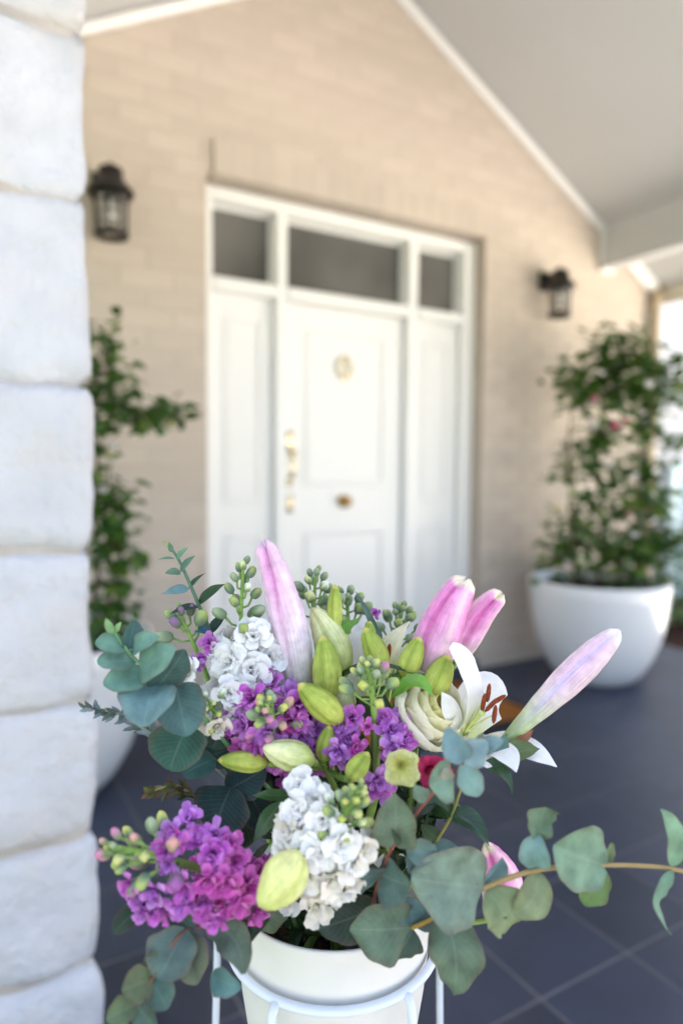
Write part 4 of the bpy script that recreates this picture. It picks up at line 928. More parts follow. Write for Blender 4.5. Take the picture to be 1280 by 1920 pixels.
for k in range(14):
    an = k*.449; d = HR*math.cos(an)+UPZ*math.sin(an)*.8+BK*.35
    b = MB(); strip(b, GC, GC+d*.011+BK*.003, GC+d*.019, .0085, (BK+UPZ*.3).normalized(), 'obov', lambda t, s_: mixc(C(190, 30, 90), C(226, 70, 130), t), 6, 4, .1, .1, .03, random.Random(k)); b.build('petal', M['petal'], ge)
b = MB(); b.lathe([(.0005, .004), (.003, .0035), (.005, .001), (.005, -.002)], tuple(GC+BK*.003), 12, C(150, 20, 60)); b.build('flower_centre', M['petal'], ge)

# ------------------------------------------------------------------ stocks
PU, WHT = ('purple', 'violet', 'pinkish', 'purple'), ('white', 'white', 'cream')
stock('white_stock', 'tall white stock with a green bud spike left of the tallest pink bud', 11, V((0.2170,-2.5130,0.9560)), V((0.2200,-2.5150,1.0300)), V((0.2230,-2.5160,1.1130)), ('white',), 15, px(40,.59), .06, .62, ('white', 'green', 'green'), 15, .0100, .62, .020, .018,
  extra=((V((0.2230,-2.5380,1.0580)), (.3,.4,1), px(40,.58), 'white'), (V((0.2040,-2.5340,1.0370)), (-.3,.2,1), px(44,.57), 'white'), (V((0.2180,-2.5460,1.0310)), (.2,.1,1), px(44,.57), 'white'), (V((0.2370,-2.5420,1.0370)), (.4,.2,1), px(40,.58), 'white'), (V((0.2010,-2.5150,1.0420)), (-.6,.4,.7), px(36,.58), 'white'), (V((0.2090,-2.5500,1.0140)), (0,-.1,1), px(40,.57), 'white'), (V((0.2420,-2.5410,1.0170)), (.6,.1,.8), px(36,.58), 'white')))
stock('white_stock', 'pale white stock facing forward with cream buds just right of the large round leaves', 12, V((0.2130,-2.5090,0.9720)), V((0.1880,-2.5390,1.0010)), V((0.1710,-2.5690,1.0160)), ('white', 'cream'), 9, px(38,.56), .0, .75, ('white', 'yellow'), 9, .0062, .6, .020, .013,
  extra=((V((0.1750,-2.5120,1.0250)), (-.4,.5,.8), px(36,.57), 'white'), (V((0.1960,-2.5540,1.0170)), (.3,.3,1), px(34,.55), 'white'), (V((0.1980,-2.5570,0.9980)), (.5,0,1), px(30,.55), 'cream')))
stock('white_stock', 'large white stock at the front centre with a grey-green and yellow bud tip', 13, V((0.2470,-2.6020,0.8640)), V((0.2410,-2.6350,0.9160)), V((0.2350,-2.6900,0.9850)), ('white', 'white', 'cream'), 20, px(40,.50), .0, .66, ('yellow', 'green', 'white', 'yellow'), 24, .0076, .62, .023, .016,
  extra=((V((0.2240,-2.6270,0.9640)), (-.2,.6,.8), px(40,.5), 'white'), (V((0.2280,-2.6410,0.9590)), (0,.4,1), px(38,.5), 'white'), (V((0.2100,-2.6380,0.9380)), (-.5,.2,.9), px(42,.49), 'cream'), (V((0.2140,-2.6560,0.9150)), (-.2,-.2,1), px(44,.48), 'white'), (V((0.2280,-2.6680,0.9130)), (.2,-.3,1), px(44,.48), 'cream'), (V((0.2400,-2.6740,0.9240)), (.5,-.1,.9), px(42,.48), 'white'), (V((0.2180,-2.6670,0.9340)), (0,0,1), px(42,.47), 'white'), (V((0.2290,-2.6780,0.9430)), (.3,.1,1), px(38,.47), 'white'), (V((0.2040,-2.6410,0.9250)), (-.6,0,.8), px(36,.49), 'white'), (V((0.2430,-2.6660,0.9070)), (.5,-.5,.7), px(38,.49), 'cream'), (V((0.2260,-2.6570,0.8990)), (0,-.7,.7), px(38,.49), 'cream'), (V((0.2150,-2.6400,0.9530)), (-.4,.3,.9), px(38,.49), 'white'), (V((0.2230,-2.6620,0.9540)), (0,.2,1), px(38,.48), 'white'), (V((0.2120,-2.6600,0.9380)), (-.3,.1,1), px(38,.47), 'white'), (V((0.2080,-2.6390,0.9070)), (-.5,-.3,.8), px(36,.49), 'cream'), (V((0.2380,-2.6630,0.8970)), (.2,-.7,.7), px(38,.49), 'white'), (V((0.2470,-2.6770,0.9350)), (.6,.1,.8), px(36,.48), 'cream')))
stock('purple_stock', 'purple stock facing forward with yellow-green buds left of the rose', 14, V((0.2650,-2.5420,0.9400)), V((0.2340,-2.5680,0.9840)), V((0.2030,-2.6100,1.0240)), PU, 16, px(38,.55), .0, .72, ('yellow', 'yellow', 'green', 'pink'), 18, .0076, .60, .022, .017,
  extra=((V((0.2030,-2.5660,0.9950)), (-.6,.1,.8), px(38,.54), 'violet'), (V((0.2070,-2.5810,0.9830)), (-.3,-.4,.9), px(38,.54), 'purple'), (V((0.2010,-2.5530,1.0000)), (-.7,.3,.7), px(32,.55), 'violet'), (V((0.2450,-2.5860,0.9830)), (.3,-.1,1), px(40,.55), 'violet'), (V((0.2580,-2.5750,0.9950)), (.4,.3,.8), px(34,.56), 'purple'), (V((0.2470,-2.5610,1.0110)), (.3,.7,.7), px(34,.56), 'violet'), (V((0.2330,-2.5530,1.0200)), (0,.8,.6), px(32,.56), 'purple'), (V((0.2260,-2.5860,0.9760)), (0,-.5,.9), px(36,.54), 'pinkish'), (V((0.2520,-2.5900,0.9750)), (.4,-.4,.8), px(34,.55), 'purple'), (V((0.1950,-2.5560,0.9890)), (-.6,-.2,.8), px(36,.55), 'purple'), (V((0.2130,-2.5890,0.9930)), (0,-.2,1), px(36,.53), 'violet'), (V((0.2320,-2.5880,0.9980)), (.3,.1,1), px(36,.54), 'pinkish'), (V((0.2110,-2.5630,1.0130)), (-.3,.5,.8), px(34,.55), 'purple'), (V((0.2570,-2.5860,0.9880)), (.4,.1,.9), px(36,.55), 'violet'), (V((0.2480,-2.5740,1.0060)), (.2,.4,.9), px(34,.56), 'purple'), (V((0.2240,-2.5800,0.9660)), (0,-.6,.8), px(34,.54), 'purple'), (V((0.2020,-2.5670,0.9760)), (-.4,-.4,.8), px(34,.54), 'pinkish')))
stock('purple_stock', 'purple stock with a thick stalk and loose yellow-pink buds at the centre', 15, V((0.3050,-2.6020,0.9230)), V((0.3010,-2.6160,0.9790)), V((0.2850,-2.6220,1.0410)), PU, 5, px(30,.55), .1, .45, ('yellow', 'pink', 'yellow', 'green'), 15, .0085, .74, .019, .022, rs=.0045,
  extra=((V((0.2710,-2.6050,0.9960)), (-.3,.3,1), px(34,.54), 'violet'), (V((0.2790,-2.6080,1.0000)), (.3,.5,.8), px(30,.54), 'purple'), (V((0.2620,-2.6140,0.9780)), (-.3,-.1,1), px(32,.53), 'violet'), (V((0.2750,-2.6210,0.9810)), (.4,.1,.9), px(28,.53), 'pinkish'), (V((0.3050,-2.6260,0.9910)), (.2,.5,.8), px(36,.54), 'violet'), (V((0.3140,-2.6320,0.9840)), (.6,.1,.8), px(34,.54), 'purple'), (V((0.3000,-2.6350,0.9810)), (0,0,1), px(34,.53), 'violet'), (V((0.2860,-2.6350,0.9580)), (.2,0,1), px(34,.53), 'violet'), (V((0.2860,-2.6200,0.9950)), (0,.2,1), px(18,.54), 'pinkish'), (V((0.2930,-2.6340,0.9510)), (.6,-.2,.8), px(28,.53), 'purple'), (V((0.2760,-2.6090,0.9860)), (0,0,1), px(32,.54), 'violet'), (V((0.2700,-2.6030,0.9820)), (-.3,0,1), px(30,.54), 'purple'), (V((0.2730,-2.6150,0.9690)), (.1,-.2,1), px(30,.54), 'violet'), (V((0.3100,-2.6330,0.9780)), (.5,-.2,.9), px(32,.54), 'violet'), (V((0.3030,-2.6180,0.9970)), (-.2,.6,.8), px(30,.55), 'purple'), (V((0.3130,-2.6220,0.9940)), (.3,.6,.8), px(32,.55), 'violet'), (V((0.2800,-2.6320,0.9500)), (0,-.2,1), px(28,.53), 'purple'), (V((0.3000,-2.6310,0.9670)), (.2,-.4,.9), px(30,.54), 'pinkish')))
stock('purple_stock', 'magenta stock lying sideways at the lower left, buds towards the pillar', 16, V((0.2220,-2.5710,0.8440)), V((0.1580,-2.5980,0.9110)), V((0.0920,-2.6090,0.9450)), ('pinkish', 'purple', 'pinkish'), 22, px(36,.50), .05, .52, ('yellow', 'green', 'pink', 'purple'), 20, .0086, .62, .021, .024, rs=.0048,
  extra=((V((0.1370,-2.5960,0.9370)), (-.2,.7,.7), px(38,.49), 'violet'), (V((0.1290,-2.6030,0.9310)), (-.3,.3,.9), px(34,.48), 'purple'), (V((0.1500,-2.5910,0.9420)), (.1,.8,.6), px(32,.49), 'violet'), (V((0.1130,-2.6010,0.9010)), (-.3,-.4,.9), px(40,.47), 'violet'), (V((0.1230,-2.6110,0.8930)), (-.2,-.5,.9), px(40,.47), 'purple'), (V((0.1350,-2.6220,0.9000)), (0,-.4,1), px(40,.47), 'violet'), (V((0.1470,-2.6300,0.8980)), (.1,-.5,.9), px(42,.47), 'purple'), (V((0.1700,-2.6320,0.8950)), (.3,-.4,.9), px(42,.48), 'pinkish'), (V((0.1630,-2.6300,0.9100)), (.2,0,1), px(42,.47), 'pinkish'), (V((0.1830,-2.6250,0.8990)), (.6,0,.8), px(38,.49), 'pinkish'), (V((0.1600,-2.6160,0.9250)), (.1,.5,.9), px(40,.48), 'purple'), (V((0.1750,-2.6190,0.9170)), (.4,.5,.8), px(38,.49), 'pinkish'), (V((0.1870,-2.6290,0.8800)), (.6,-.5,.7), px(34,.49), 'pinkish'), (V((0.1550,-2.6010,0.9310)), (0,.7,.7), px(36,.49), 'purple'), (V((0.1190,-2.6110,0.9070)), (-.2,-.1,1), px(38,.47), 'violet'), (V((0.1360,-2.6230,0.9120)), (0,0,1), px(38,.47), 'purple'), (V((0.1510,-2.6290,0.9150)), (.1,0,1), px(38,.47), 'pinkish'), (V((0.1310,-2.6070,0.9230)), (-.2,.2,1), px(34,.48), 'violet'), (V((0.1560,-2.6310,0.8880)), (.1,-.6,.8), px(38,.47), 'purple'), (V((0.1140,-2.6040,0.8920)), (-.3,-.5,.8), px(38,.47), 'violet'), (V((0.1370,-2.6020,0.9320)), (-.1,.5,.9), px(34,.48), 'pinkish'), (V((0.1640,-2.6060,0.9330)), (.2,.6,.8), px(34,.49), 'violet'), (V((0.1730,-2.6120,0.9270)), (.3,.6,.8), px(34,.49), 'pinkish'), (V((0.1050,-2.6020,0.9110)), (-.5,-.2,.8), px(34,.47), 'purple')))
stock('purple_stock', 'small back stock with grey buds and two purple florets above the round leaves', 17, V((0.2000,-2.4990,1.0050)), V((0.1910,-2.4920,1.0350)), V((0.1770,-2.4870,1.0690)), (), 0, .01, 0, .3, ('green', 'white', 'green', 'purple'), 9, .0108, .62, .012, .018,
  extra=((V((0.1950,-2.5090,1.0480)), (.1,.3,1), px(26,.59), 'purple'), (V((0.1840,-2.5060,1.0310)), (-.3,.1,1), px(22,.59), 'violet'), (V((0.1900,-2.5030,1.0330)), (.2,.3,1), px(16,.59), 'purple')))
stock('purple_stock', 'green-budded stock peeping out right behind the tallest pink bud', 18, V((0.3020,-2.5120,1.0080)), V((0.2960,-2.5060,1.0480)), V((0.2980,-2.5090,1.0980)), (), 0, .01, 0, .3, ('green', 'green', 'white', 'green'), 14, .0098, .55, .012, .022,
  extra=((V((0.3030,-2.5180,1.0570)), (.2,.2,1), px(20,.63), 'violet'),))
stock('purple_stock', 'budding stock with a violet bud behind the slim upright green bud', 19, V((0.3350,-2.5150,1.0040)), V((0.3340,-2.5120,1.0400)), V((0.3300,-2.5120,1.0770)), (), 0, .01, 0, .3, ('green', 'green', 'green'), 13, .0100, .5, .012, .022, extra=((V((0.3530,-2.5270,1.0610)), (.1,.4,.9), px(13,.65), 'purple'), (V((0.3200,-2.5210,1.0360)), (0,.2,1), px(20,.64), 'violet'), (V((0.3230,-2.5300,1.0250)), (0,.2,1), px(18,.64), 'purple')))
stock('purple_stock', 'grey-green stock bud spike behind the curling cream petal', 20, V((0.3710,-2.5310,0.9970)), V((0.3750,-2.5310,1.0280)), V((0.3770,-2.5350,1.0600)), (), 0, .01, 0, .3, ('green', 'green'), 16, .0092, .45, .012, .024)

# ------------------------------------------------------------------ eucalyptus
EG = 'eucalyptus branches in the pot'
def euc(label, k, pts, col=STP, r0=.0022, r1=.0012):
    rt = root(k); t = thing('eucalyptus_branch', label, 'eucalyptus branch', rt, EG)
    stem(t, [rt]+[V(p) for p in pts], r0, r1, col); return t
def lv_(t, base, tip, w_, D_, **k): return leafpart(t, base, tip, px(w_, D_), **k)
e1 = euc('eucalyptus branch of large round blue-green leaves at the left', 21, [V((0.2540,-2.5630,0.8900)), V((0.1930,-2.5610,0.9760)), V((0.1500,-2.5610,1.0290)), V((0.1230,-2.5530,1.0530)), V((0.1080,-2.5480,1.0760))], C(96, 140, 96))
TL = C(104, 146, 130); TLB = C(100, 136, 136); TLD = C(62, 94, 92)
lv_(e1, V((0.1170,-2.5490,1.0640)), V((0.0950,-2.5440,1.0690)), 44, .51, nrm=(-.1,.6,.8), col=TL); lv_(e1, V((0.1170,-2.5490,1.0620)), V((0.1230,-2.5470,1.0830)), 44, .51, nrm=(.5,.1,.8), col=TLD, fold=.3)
lv_(e1, V((0.1190,-2.5500,1.0580)), V((0.1360,-2.5680,1.0730)), 46, .51, nrm=(.2,.7,.6), col=TL); lv_(e1, V((0.1220,-2.5520,1.0530)), V((0.0950,-2.5500,1.0550)), 54, .51, nrm=(-.1,.6,.8), col=TL)
lv_(e1, V((0.1230,-2.5540,1.0430)), V((0.1440,-2.5810,1.0670)), 68, .505, nrm=(.1,.6,.8), col=C(100, 142, 124)); lv_(e1, V((0.1310,-2.5560,1.0400)), V((0.0980,-2.5560,1.0400)), 60, .505, nrm=(0,.7,.7), col=TL)
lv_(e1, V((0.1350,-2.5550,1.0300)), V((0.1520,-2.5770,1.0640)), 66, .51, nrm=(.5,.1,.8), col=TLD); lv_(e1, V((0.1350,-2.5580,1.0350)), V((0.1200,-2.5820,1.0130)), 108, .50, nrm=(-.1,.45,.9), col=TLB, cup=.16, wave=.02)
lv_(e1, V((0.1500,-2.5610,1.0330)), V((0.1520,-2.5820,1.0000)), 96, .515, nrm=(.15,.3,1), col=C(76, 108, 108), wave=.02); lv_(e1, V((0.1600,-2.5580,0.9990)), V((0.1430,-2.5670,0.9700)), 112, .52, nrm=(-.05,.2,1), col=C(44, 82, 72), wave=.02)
leafpart(e1, V((0.1070,-2.5480,1.0750)), V((0.1020,-2.5460,1.0870)), px(16,.5), (0,.3,1), C(120, 160, 110), shape='ovate'); leafpart(e1, V((0.1080,-2.5480,1.0760)), V((0.1120,-2.5520,1.0840)), px(12,.5), (.3,.2,1), C(120, 160, 110), shape='ovate')
e2 = euc('slim eucalyptus sprig rising highest at the upper left', 22, [V((0.2280,-2.5210,0.9440)), V((0.2030,-2.4980,1.0450)), V((0.1910,-2.4890,1.0810)), V((0.1790,-2.4790,1.1150)), V((0.1710,-2.4730,1.1300))], C(84, 116, 92), .0026, .001)
SG = C(104, 142, 118)
for bs, tp, w_, c_, nr, sh in ((V((0.1750,-2.4760,1.1180)), V((0.1610,-2.4740,1.1180)), 9, SG, (0,.8,.5), 'lance'), (V((0.1760,-2.4770,1.1180)), V((0.1840,-2.4870,1.1290)), 13, SG, (-.4,.3,.8), 'ovate'), (V((0.1790,-2.4800,1.1060)), V((0.1640,-2.4830,1.1070)), 16, SG, (-.1,.6,.8), 'ovate'), (V((0.1790,-2.4790,1.1070)), V((0.1890,-2.4900,1.1220)), 15, SG, (-.4,.4,.8), 'ovate'),
   (V((0.1850,-2.4840,1.0920)), V((0.1620,-2.4820,1.0890)), 20, C(104, 146, 150), (0,.7,.7), 'ovate'), (V((0.1850,-2.4840,1.0920)), V((0.1980,-2.4910,1.1060)), 14, C(60, 96, 74), (-.3,.6,.6), 'lance'), (V((0.1920,-2.4890,1.0770)), V((0.2090,-2.5090,1.0980)), 24, C(52, 82, 56), (0,.8,.5), 'ovate'), (V((0.1920,-2.4890,1.0760)), V((0.1660,-2.4920,1.0730)), 20, C(50, 80, 62), (0,.85,.4), 'ovate'),
   (V((0.2010,-2.4960,1.0540)), V((0.2110,-2.5070,1.0710)), 18, C(56, 88, 80), (-.2,.5,.8), 'ovate'), (V((0.2000,-2.4960,1.0550)), V((0.1850,-2.4980,1.0560)), 24, C(84, 124, 140), (0,.6,.8), 'ovate'), (V((0.1730,-2.4750,1.1240)), V((0.1710,-2.4730,1.1330)), 9, C(92, 130, 104), (0,.2,1), 'ovate'), (V((0.1720,-2.4740,1.1280)), V((0.1660,-2.4700,1.1340)), 5, C(140, 160, 90), (0,.3,1), 'lance'),
   (V((0.2030,-2.4980,1.0450)), V((0.1890,-2.5010,1.0500)), 16, C(70, 100, 86), (0,.5,.8), 'ovate'), (V((0.2030,-2.4980,1.0470)), V((0.2180,-2.4950,1.0500)), 10, C(60, 70, 60), (0,.5,.8), 'lance')):
    leafpart(e2, bs, tp, px(w_*1.15, .6), nr, c_, shape=sh, fold=.25, wave=.02, bend=.06)
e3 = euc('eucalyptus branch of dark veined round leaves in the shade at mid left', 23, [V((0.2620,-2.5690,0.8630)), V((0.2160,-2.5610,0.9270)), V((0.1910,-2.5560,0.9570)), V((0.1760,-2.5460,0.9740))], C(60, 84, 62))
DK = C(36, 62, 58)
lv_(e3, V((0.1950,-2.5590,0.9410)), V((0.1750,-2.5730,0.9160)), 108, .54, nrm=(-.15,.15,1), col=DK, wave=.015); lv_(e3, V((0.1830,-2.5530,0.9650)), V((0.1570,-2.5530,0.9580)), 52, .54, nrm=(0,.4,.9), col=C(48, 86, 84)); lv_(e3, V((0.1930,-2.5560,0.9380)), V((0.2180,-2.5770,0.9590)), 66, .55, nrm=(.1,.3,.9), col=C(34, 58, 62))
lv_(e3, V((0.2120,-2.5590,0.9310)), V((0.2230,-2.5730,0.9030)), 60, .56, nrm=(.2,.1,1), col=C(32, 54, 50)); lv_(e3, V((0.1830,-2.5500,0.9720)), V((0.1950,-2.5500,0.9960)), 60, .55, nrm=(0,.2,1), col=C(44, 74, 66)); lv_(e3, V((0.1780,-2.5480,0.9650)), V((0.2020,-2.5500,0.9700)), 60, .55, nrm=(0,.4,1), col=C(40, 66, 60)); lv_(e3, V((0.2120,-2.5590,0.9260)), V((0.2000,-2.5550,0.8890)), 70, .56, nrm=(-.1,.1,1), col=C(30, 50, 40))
e4 = euc('long eucalyptus branch arching right across the floor to the picture edge', 24, [V((0.2970,-2.6160,0.8230)), V((0.3140,-2.6640,0.8580)), V((0.3320,-2.7070,0.8960)), V((0.3610,-2.7290,0.9120)), V((0.3990,-2.7560,0.9190)), V((0.4360,-2.7840,0.9200)), V((0.4570,-2.7990,0.9120))], C(150, 128, 84), .0022, .0014)
GA = C(116, 138, 124); GB = C(122, 138, 106)
lv_(e4, V((0.3330,-2.7080,0.8960)), V((0.2770,-2.6930,0.9120)), 142, .487, nrm=(-.05,.5,.85), col=GA, wave=.08, cup=.05, label='largest grey-green leaf'); lv_(e4, V((0.3350,-2.7070,0.8940)), V((0.3400,-2.7180,0.8650)), 88, .495, nrm=(.2,.3,.9), col=GB, wave=.085, ctrl=V((0.3420,-2.7260,0.8810)))
lv_(e4, V((0.3380,-2.7050,0.8940)), V((0.3470,-2.7090,0.9160)), 50, .50, nrm=(.3,.2,.9), col=C(108, 142, 146)); lv_(e4, V((0.3640,-2.7280,0.9100)), V((0.3460,-2.7220,0.8810)), 60, .49, nrm=(-.2,.2,.9), col=GB, ctrl=V((0.3550,-2.7380,0.8910)), fold=.25); lv_(e4, V((0.3490,-2.7180,0.8830)), V((0.3340,-2.7090,0.8860)), 40, .495, nrm=(0,.3,1), col=C(96, 118, 92))
lv_(e4, V((0.3640,-2.7280,0.9110)), V((0.3630,-2.7300,0.9380)), 56, .49, nrm=(-.4,.1,.9), col=C(112, 146, 144), fold=.3, ctrl=V((0.3510,-2.7330,0.9300))); lv_(e4, V((0.3640,-2.7290,0.9340)), V((0.3630,-2.7340,0.9610)), 68, .487, nrm=(.1,.3,.9), col=C(104, 130, 104), ctrl=V((0.3600,-2.7310,0.9480)), shape='obov', wave=.085)
lv_(e4, V((0.3990,-2.7560,0.9190)), V((0.3610,-2.7440,0.9380)), 124, .48, nrm=(-.1,.25,.95), col=C(112, 140, 116), wave=.08, cup=.12); lv_(e4, V((0.3990,-2.7550,0.9170)), V((0.3850,-2.7510,0.8920)), 62, .485, nrm=(.1,.1,1), col=C(92, 120, 74), fold=.2); lv_(e4, V((0.4000,-2.7550,0.9200)), V((0.4090,-2.7550,0.9320)), 30, .488, nrm=(.4,.1,.9), col=C(92, 116, 78))
lv_(e4, V((0.4360,-2.7830,0.9220)), V((0.4290,-2.7780,0.9620)), 38, .48, nrm=(-.3,.1,.9), col=C(116, 150, 122), ctrl=V((0.4420,-2.7910,0.9450)), twist=.9, wave=.08); lv_(e4, V((0.4370,-2.7840,0.9190)), V((0.4320,-2.7870,0.8750)), 40, .48, nrm=(.2,.1,1), col=C(110, 142, 122), ctrl=V((0.4100,-2.7790,0.9060)), twist=-.9, wave=.08)
e5 = euc('pink-stemmed eucalyptus branch with grey leaves in front of the rose', 25, [V((0.2810,-2.6390,0.8590)), V((0.2730,-2.6610,0.8990)), V((0.2730,-2.6760,0.9280)), V((0.2860,-2.6980,0.9690)), V((0.3000,-2.7100,0.9900)), V((0.3100,-2.7170,1.0070))], C(132, 74, 66), .0015, .0009)
lv_(e5, V((0.2750,-2.6770,0.9280)), V((0.2670,-2.6870,0.9730)), 84, .485, nrm=(-.1,.3,1), col=C(100, 120, 104)); lv_(e5, V((0.2730,-2.6610,0.8980)), V((0.2520,-2.6650,0.9080)), 62, .50, nrm=(-.3,.1,.9), col=C(88, 116, 112)); lv_(e5, V((0.2730,-2.6610,0.8990)), V((0.2830,-2.6840,0.9000)), 94, .495, nrm=(.2,.2,.9), col=C(88, 114, 108))
lv_(e5, V((0.2800,-2.6830,0.9250)), V((0.2980,-2.6960,0.9270)), 46, .487, nrm=(.1,.6,.8), col=C(98, 124, 118)); lv_(e5, V((0.2810,-2.6830,0.9250)), V((0.2920,-2.6880,0.9080)), 40, .487, nrm=(.1,.2,.9), col=C(84, 110, 106)); lv_(e5, V((0.2990,-2.7100,0.9880)), V((0.2800,-2.7080,0.9850)), 76, .466, nrm=(-.1,.2,1), col=C(110, 138, 124)); lv_(e5, V((0.3040,-2.7130,0.9970)), V((0.2930,-2.7090,1.0230)), 50, .466, nrm=(-.1,.3,.95), col=C(120, 156, 168))
lv_(e5, V((0.3040,-2.7130,0.9980)), V((0.3140,-2.7260,1.0160)), 50, .466, nrm=(.2,.4,.9), col=C(126, 154, 162)); lv_(e5, V((0.3040,-2.7130,0.9970)), V((0.3080,-2.7250,0.9780)), 50, .466, nrm=(.1,.1,1), col=C(122, 154, 148)); lv_(e5, V((0.3100,-2.7170,1.0060)), V((0.3250,-2.7300,1.0150)), 34, .466, nrm=(.1,.6,.8), col=C(112, 146, 150)); lv_(e5, V((0.3100,-2.7170,1.0070)), V((0.3150,-2.7210,1.0190)), 20, .466, nrm=(0,.3,1), col=C(128, 128, 110))
lv_(e5, V((0.2950,-2.7100,0.9860)), V((0.2880,-2.7140,0.9980)), 26, .462, nrm=(0,.2,1), col=C(150, 156, 140)); lv_(e5, V((0.2860,-2.6980,0.9680)), V((0.2770,-2.6950,0.9800)), 30, .475, nrm=(0,.3,1), col=C(104, 128, 112)); lv_(e5, V((0.2740,-2.6760,0.9270)), V((0.2640,-2.6720,0.9520)), 52, .487, nrm=(-.4,.2,.9), col=C(84, 106, 90))
e6 = euc('eucalyptus leaves spilling over the right front rim of the pot', 26, [V((0.3000,-2.6350,0.8310)), V((0.2990,-2.6680,0.8540)), V((0.3120,-2.6860,0.8710))], C(164, 132, 66), .0020, .0016)
lv_(e6, V((0.2980,-2.6670,0.8530)), V((0.2490,-2.6570,0.8630)), 108, .505, nrm=(-.1,.4,.9), col=C(92, 114, 98), wave=.085, cup=.06); lv_(e6, V((0.3120,-2.6860,0.8720)), V((0.3070,-2.7060,0.8230)), 96, .497, nrm=(.1,.25,.95), col=C(98, 122, 100), wave=.08, fold=.2, ctrl=V((0.3060,-2.7140,0.8630)), label='pointed leaf hanging over the rim')
lv_(e6, V((0.3000,-2.6660,0.8530)), V((0.2950,-2.6640,0.8760)), 60, .515, nrm=(.2,.3,.9), col=C(84, 118, 122)); lv_(e6, V((0.2840,-2.6350,0.8540)), V((0.2370,-2.6310,0.8520)), 84, .525, nrm=(0,.3,.9), col=C(62, 78, 68)); lv_(e6, V((0.3000,-2.6660,0.8530)), V((0.3110,-2.6680,0.8700)), 56, .515, nrm=(.2,.3,.9), col=C(72, 100, 100)); lv_(e6, V((0.2740,-2.6030,0.8270)), V((0.2880,-2.6290,0.8180)), 60, .55, nrm=(0,.3,.9), col=C(40, 58, 52)); lv_(e6, V((0.2980,-2.6670,0.8520)), V((0.2820,-2.6680,0.8350)), 72, .51, nrm=(.1,.2,.95), col=C(64, 86, 78))
e7 = euc('eucalyptus branch drooping at the lower left beside the pillar', 27, [V((0.2290,-2.5760,0.8240)), V((0.1770,-2.6020,0.8570)), V((0.1380,-2.6180,0.8760)), V((0.1150,-2.6240,0.8560)), V((0.1020,-2.6260,0.8450)), V((0.0940,-2.6270,0.8280))], C(112, 80, 62), .0016, .0012)
lv_(e7, V((0.1390,-2.6180,0.8770)), V((0.1170,-2.6280,0.8560)), 94, .465, nrm=(-.2,.2,.95), col=C(82, 104, 100)); lv_(e7, V((0.1380,-2.6180,0.8760)), V((0.1390,-2.6380,0.8500)), 72, .468, nrm=(.2,.2,.95), col=C(96, 106, 86)); lv_(e7, V((0.1540,-2.6130,0.8690)), V((0.1700,-2.6470,0.8520)), 66, .48, nrm=(.2,.4,.9), col=C(88, 106, 92), ctrl=V((0.1730,-2.6340,0.8810))); lv_(e7, V((0.1540,-2.6270,0.8440)), V((0.1690,-2.6450,0.8410)), 52, .475, nrm=(.1,.3,.95), col=C(82, 122, 124))
lv_(e7, V((0.1140,-2.6230,0.8550)), V((0.0930,-2.6270,0.8570)), 66, .452, nrm=(-.2,.3,.9), col=C(88, 104, 78)); lv_(e7, V((0.1140,-2.6230,0.8540)), V((0.1200,-2.6390,0.8420)), 62, .455, nrm=(.2,.2,.95), col=C(76, 104, 96)); lv_(e7, V((0.1030,-2.6260,0.8440)), V((0.0830,-2.6270,0.8410)), 50, .447, nrm=(-.2,.3,.9), col=C(92, 112, 86)); lv_(e7, V((0.1020,-2.6260,0.8440)), V((0.1120,-2.6410,0.8340)), 54, .448, nrm=(.2,.2,.95), col=C(66, 90, 78))
lv_(e7, V((0.1150,-2.5870,0.8840)), V((0.0960,-2.5900,0.8720)), 42, .483, nrm=(-.3,.1,.9), col=C(46, 66, 50)); lv_(e7, V((0.1190,-2.6230,0.8660)), V((0.1080,-2.6210,0.8640)), 40, .46, nrm=(-.1,.3,.9), col=C(80, 96, 76)); lv_(e7, V((0.2070,-2.5800,0.8340)), V((0.2270,-2.6070,0.8620)), 50, .535, nrm=(.1,.4,.9), col=C(100, 118, 100)); lv_(e7, V((0.1860,-2.5960,0.8490)), V((0.2030,-2.6170,0.8630)), 56, .515, nrm=(.1,.5,.9), col=C(70, 90, 78)); lv_(e7, V((0.1840,-2.5950,0.8510)), V((0.1890,-2.6150,0.8450)), 40, .51, nrm=(.1,.3,.9), col=C(110, 126, 122))
lv_(e7, V((0.1430,-2.6180,0.8740)), V((0.1360,-2.6050,0.8870)), 60, .48, nrm=(-.1,.3,.9), col=C(66, 88, 80))
e9 = euc('leafy eucalyptus tips with dark curling leaves right under the white lily', 28, [V((0.3360,-2.6140,0.8460)), V((0.3440,-2.6380,0.8950)), V((0.3510,-2.6470,0.9180)), V((0.3580,-2.6540,0.9480)), V((0.3710,-2.6610,0.9620))], C(146, 144, 74), .0017, .001)
leafpart(e9, V((0.3710,-2.6610,0.9610)), V((0.3830,-2.6810,0.9420)), px(34,.545), (.2,.7,.6), C(48, 78, 46), ctrl=V((0.3840,-2.6740,0.9630)), shape='ovate', m_='leaf', fold=.3); leafpart(e9, V((0.3510,-2.6470,0.9170)), V((0.3270,-2.6430,0.9300)), px(32,.55), (0,.7,.6), C(44, 72, 46), ctrl=V((0.3390,-2.6440,0.9350)), shape='ovate', m_='leaf', fold=.3); leafpart(e9, V((0.3510,-2.6470,0.9170)), V((0.3670,-2.6750,0.9010)), px(44,.55), (.2,.6,.7), C(50, 78, 62), ctrl=V((0.3570,-2.6620,0.9230)), shape='ovate', m_='leaf', fold=.3)
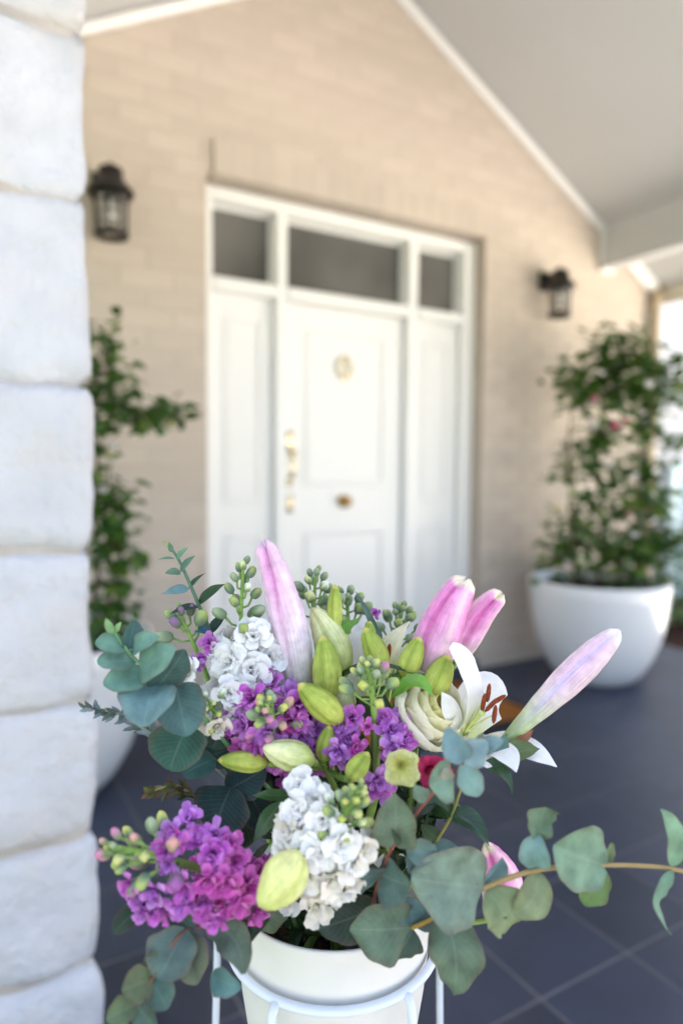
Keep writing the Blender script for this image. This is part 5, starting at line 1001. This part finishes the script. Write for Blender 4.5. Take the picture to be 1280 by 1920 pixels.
leafpart(e9, V((0.3870,-2.6590,0.9630)), V((0.4120,-2.6820,0.9740)), px(44,.555), (.1,.7,.7), C(96, 116, 76), shape='ovate', fold=.2); leafpart(e9, V((0.3820,-2.6610,0.9630)), V((0.3950,-2.6620,0.9830)), px(30,.56), (.2,.4,.9), C(84, 116, 104), shape='ovate'); leafpart(e9, V((0.3990,-2.6650,0.9720)), V((0.4180,-2.6690,0.9840)), px(18,.56), (.1,.4,.9), C(150, 96, 70), shape='ovate')
leafpart(e9, V((0.3440,-2.6380,0.8950)), V((0.3320,-2.6310,0.9080)), px(30,.56), (0,.3,.9), C(60, 84, 60), shape='ovate'); leafpart(e9, V((0.3420,-2.6370,0.8930)), V((0.3580,-2.6530,0.8870)), px(28,.56), (0,.3,.9), C(92, 124, 128), shape='ovate')
def sprig(name, label, k, pts, col, cols, n, ln, seed):
    t = thing(name, label, 'sprig', root(k)); pts = [V(p) for p in pts]; stem(t, [root(k)]+pts, .0018, .0009, col); rnd = random.Random(seed)
    m0 = len(pts)-3
    for i in range(n):
        g = i/(n-1); u = g*2; j = min(1, int(u)); p = pts[m0+j].lerp(pts[m0+j+1], u-j); T = (pts[m0+j+1]-pts[m0+j]).normalized()
        d = (T*.7+V((rnd.gauss(0, .6), rnd.gauss(0, .6), rnd.gauss(0, .7)))).normalized()
        leafpart(t, p, p+d*ln*(1.1-.45*g)*rnd.uniform(.8, 1.2), ln*.30, (rnd.gauss(0, .4), rnd.gauss(.2, .4), .9), cols[rnd.randrange(len(cols))], shape='ovate', wave=.02, seed=seed*100+i)
    return t
sprig('blue_foliage_sprig', 'thin blue-grey sprig of tiny leaves in front of the pillar', 29, [V((0.2370,-2.5590,0.8920)), V((0.1760,-2.5460,0.9650)), V((0.1400,-2.5360,0.9870)), V((0.1170,-2.5260,1.0040)), V((0.0920,-2.5170,1.0120))], C(130, 140, 130), (C(110, 134, 142), C(92, 116, 116), C(128, 140, 150), C(84, 104, 96)), 38, .0125, 4)
sprig('brown_foliage_sprig', 'thin sprig with brownish drying leaves below the dark round leaves', 30, [V((0.2520,-2.5690,0.8750)), V((0.1990,-2.5580,0.9200)), V((0.1710,-2.5510,0.9340)), V((0.1540,-2.5470,0.9470)), V((0.1340,-2.5410,0.9440))], C(140, 132, 96), (C(84, 82, 46), C(66, 76, 42), C(96, 70, 50), C(104, 104, 60)), 26, .0135, 6)
# dark lance foliage filling the middle of the bunch
def filler(label, k, pts, n, seed, cols, spots):
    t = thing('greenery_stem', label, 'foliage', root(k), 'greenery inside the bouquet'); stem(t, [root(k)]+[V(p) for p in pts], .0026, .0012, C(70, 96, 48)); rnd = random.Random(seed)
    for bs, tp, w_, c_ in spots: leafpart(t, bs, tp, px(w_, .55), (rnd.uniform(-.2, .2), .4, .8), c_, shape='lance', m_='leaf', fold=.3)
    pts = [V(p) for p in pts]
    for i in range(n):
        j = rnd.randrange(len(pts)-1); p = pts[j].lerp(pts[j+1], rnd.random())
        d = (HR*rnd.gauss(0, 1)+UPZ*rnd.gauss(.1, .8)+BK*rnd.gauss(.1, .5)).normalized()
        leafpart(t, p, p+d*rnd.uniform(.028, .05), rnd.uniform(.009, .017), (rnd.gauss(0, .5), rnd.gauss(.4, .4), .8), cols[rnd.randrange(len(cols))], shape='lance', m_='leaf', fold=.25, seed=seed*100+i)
    return t
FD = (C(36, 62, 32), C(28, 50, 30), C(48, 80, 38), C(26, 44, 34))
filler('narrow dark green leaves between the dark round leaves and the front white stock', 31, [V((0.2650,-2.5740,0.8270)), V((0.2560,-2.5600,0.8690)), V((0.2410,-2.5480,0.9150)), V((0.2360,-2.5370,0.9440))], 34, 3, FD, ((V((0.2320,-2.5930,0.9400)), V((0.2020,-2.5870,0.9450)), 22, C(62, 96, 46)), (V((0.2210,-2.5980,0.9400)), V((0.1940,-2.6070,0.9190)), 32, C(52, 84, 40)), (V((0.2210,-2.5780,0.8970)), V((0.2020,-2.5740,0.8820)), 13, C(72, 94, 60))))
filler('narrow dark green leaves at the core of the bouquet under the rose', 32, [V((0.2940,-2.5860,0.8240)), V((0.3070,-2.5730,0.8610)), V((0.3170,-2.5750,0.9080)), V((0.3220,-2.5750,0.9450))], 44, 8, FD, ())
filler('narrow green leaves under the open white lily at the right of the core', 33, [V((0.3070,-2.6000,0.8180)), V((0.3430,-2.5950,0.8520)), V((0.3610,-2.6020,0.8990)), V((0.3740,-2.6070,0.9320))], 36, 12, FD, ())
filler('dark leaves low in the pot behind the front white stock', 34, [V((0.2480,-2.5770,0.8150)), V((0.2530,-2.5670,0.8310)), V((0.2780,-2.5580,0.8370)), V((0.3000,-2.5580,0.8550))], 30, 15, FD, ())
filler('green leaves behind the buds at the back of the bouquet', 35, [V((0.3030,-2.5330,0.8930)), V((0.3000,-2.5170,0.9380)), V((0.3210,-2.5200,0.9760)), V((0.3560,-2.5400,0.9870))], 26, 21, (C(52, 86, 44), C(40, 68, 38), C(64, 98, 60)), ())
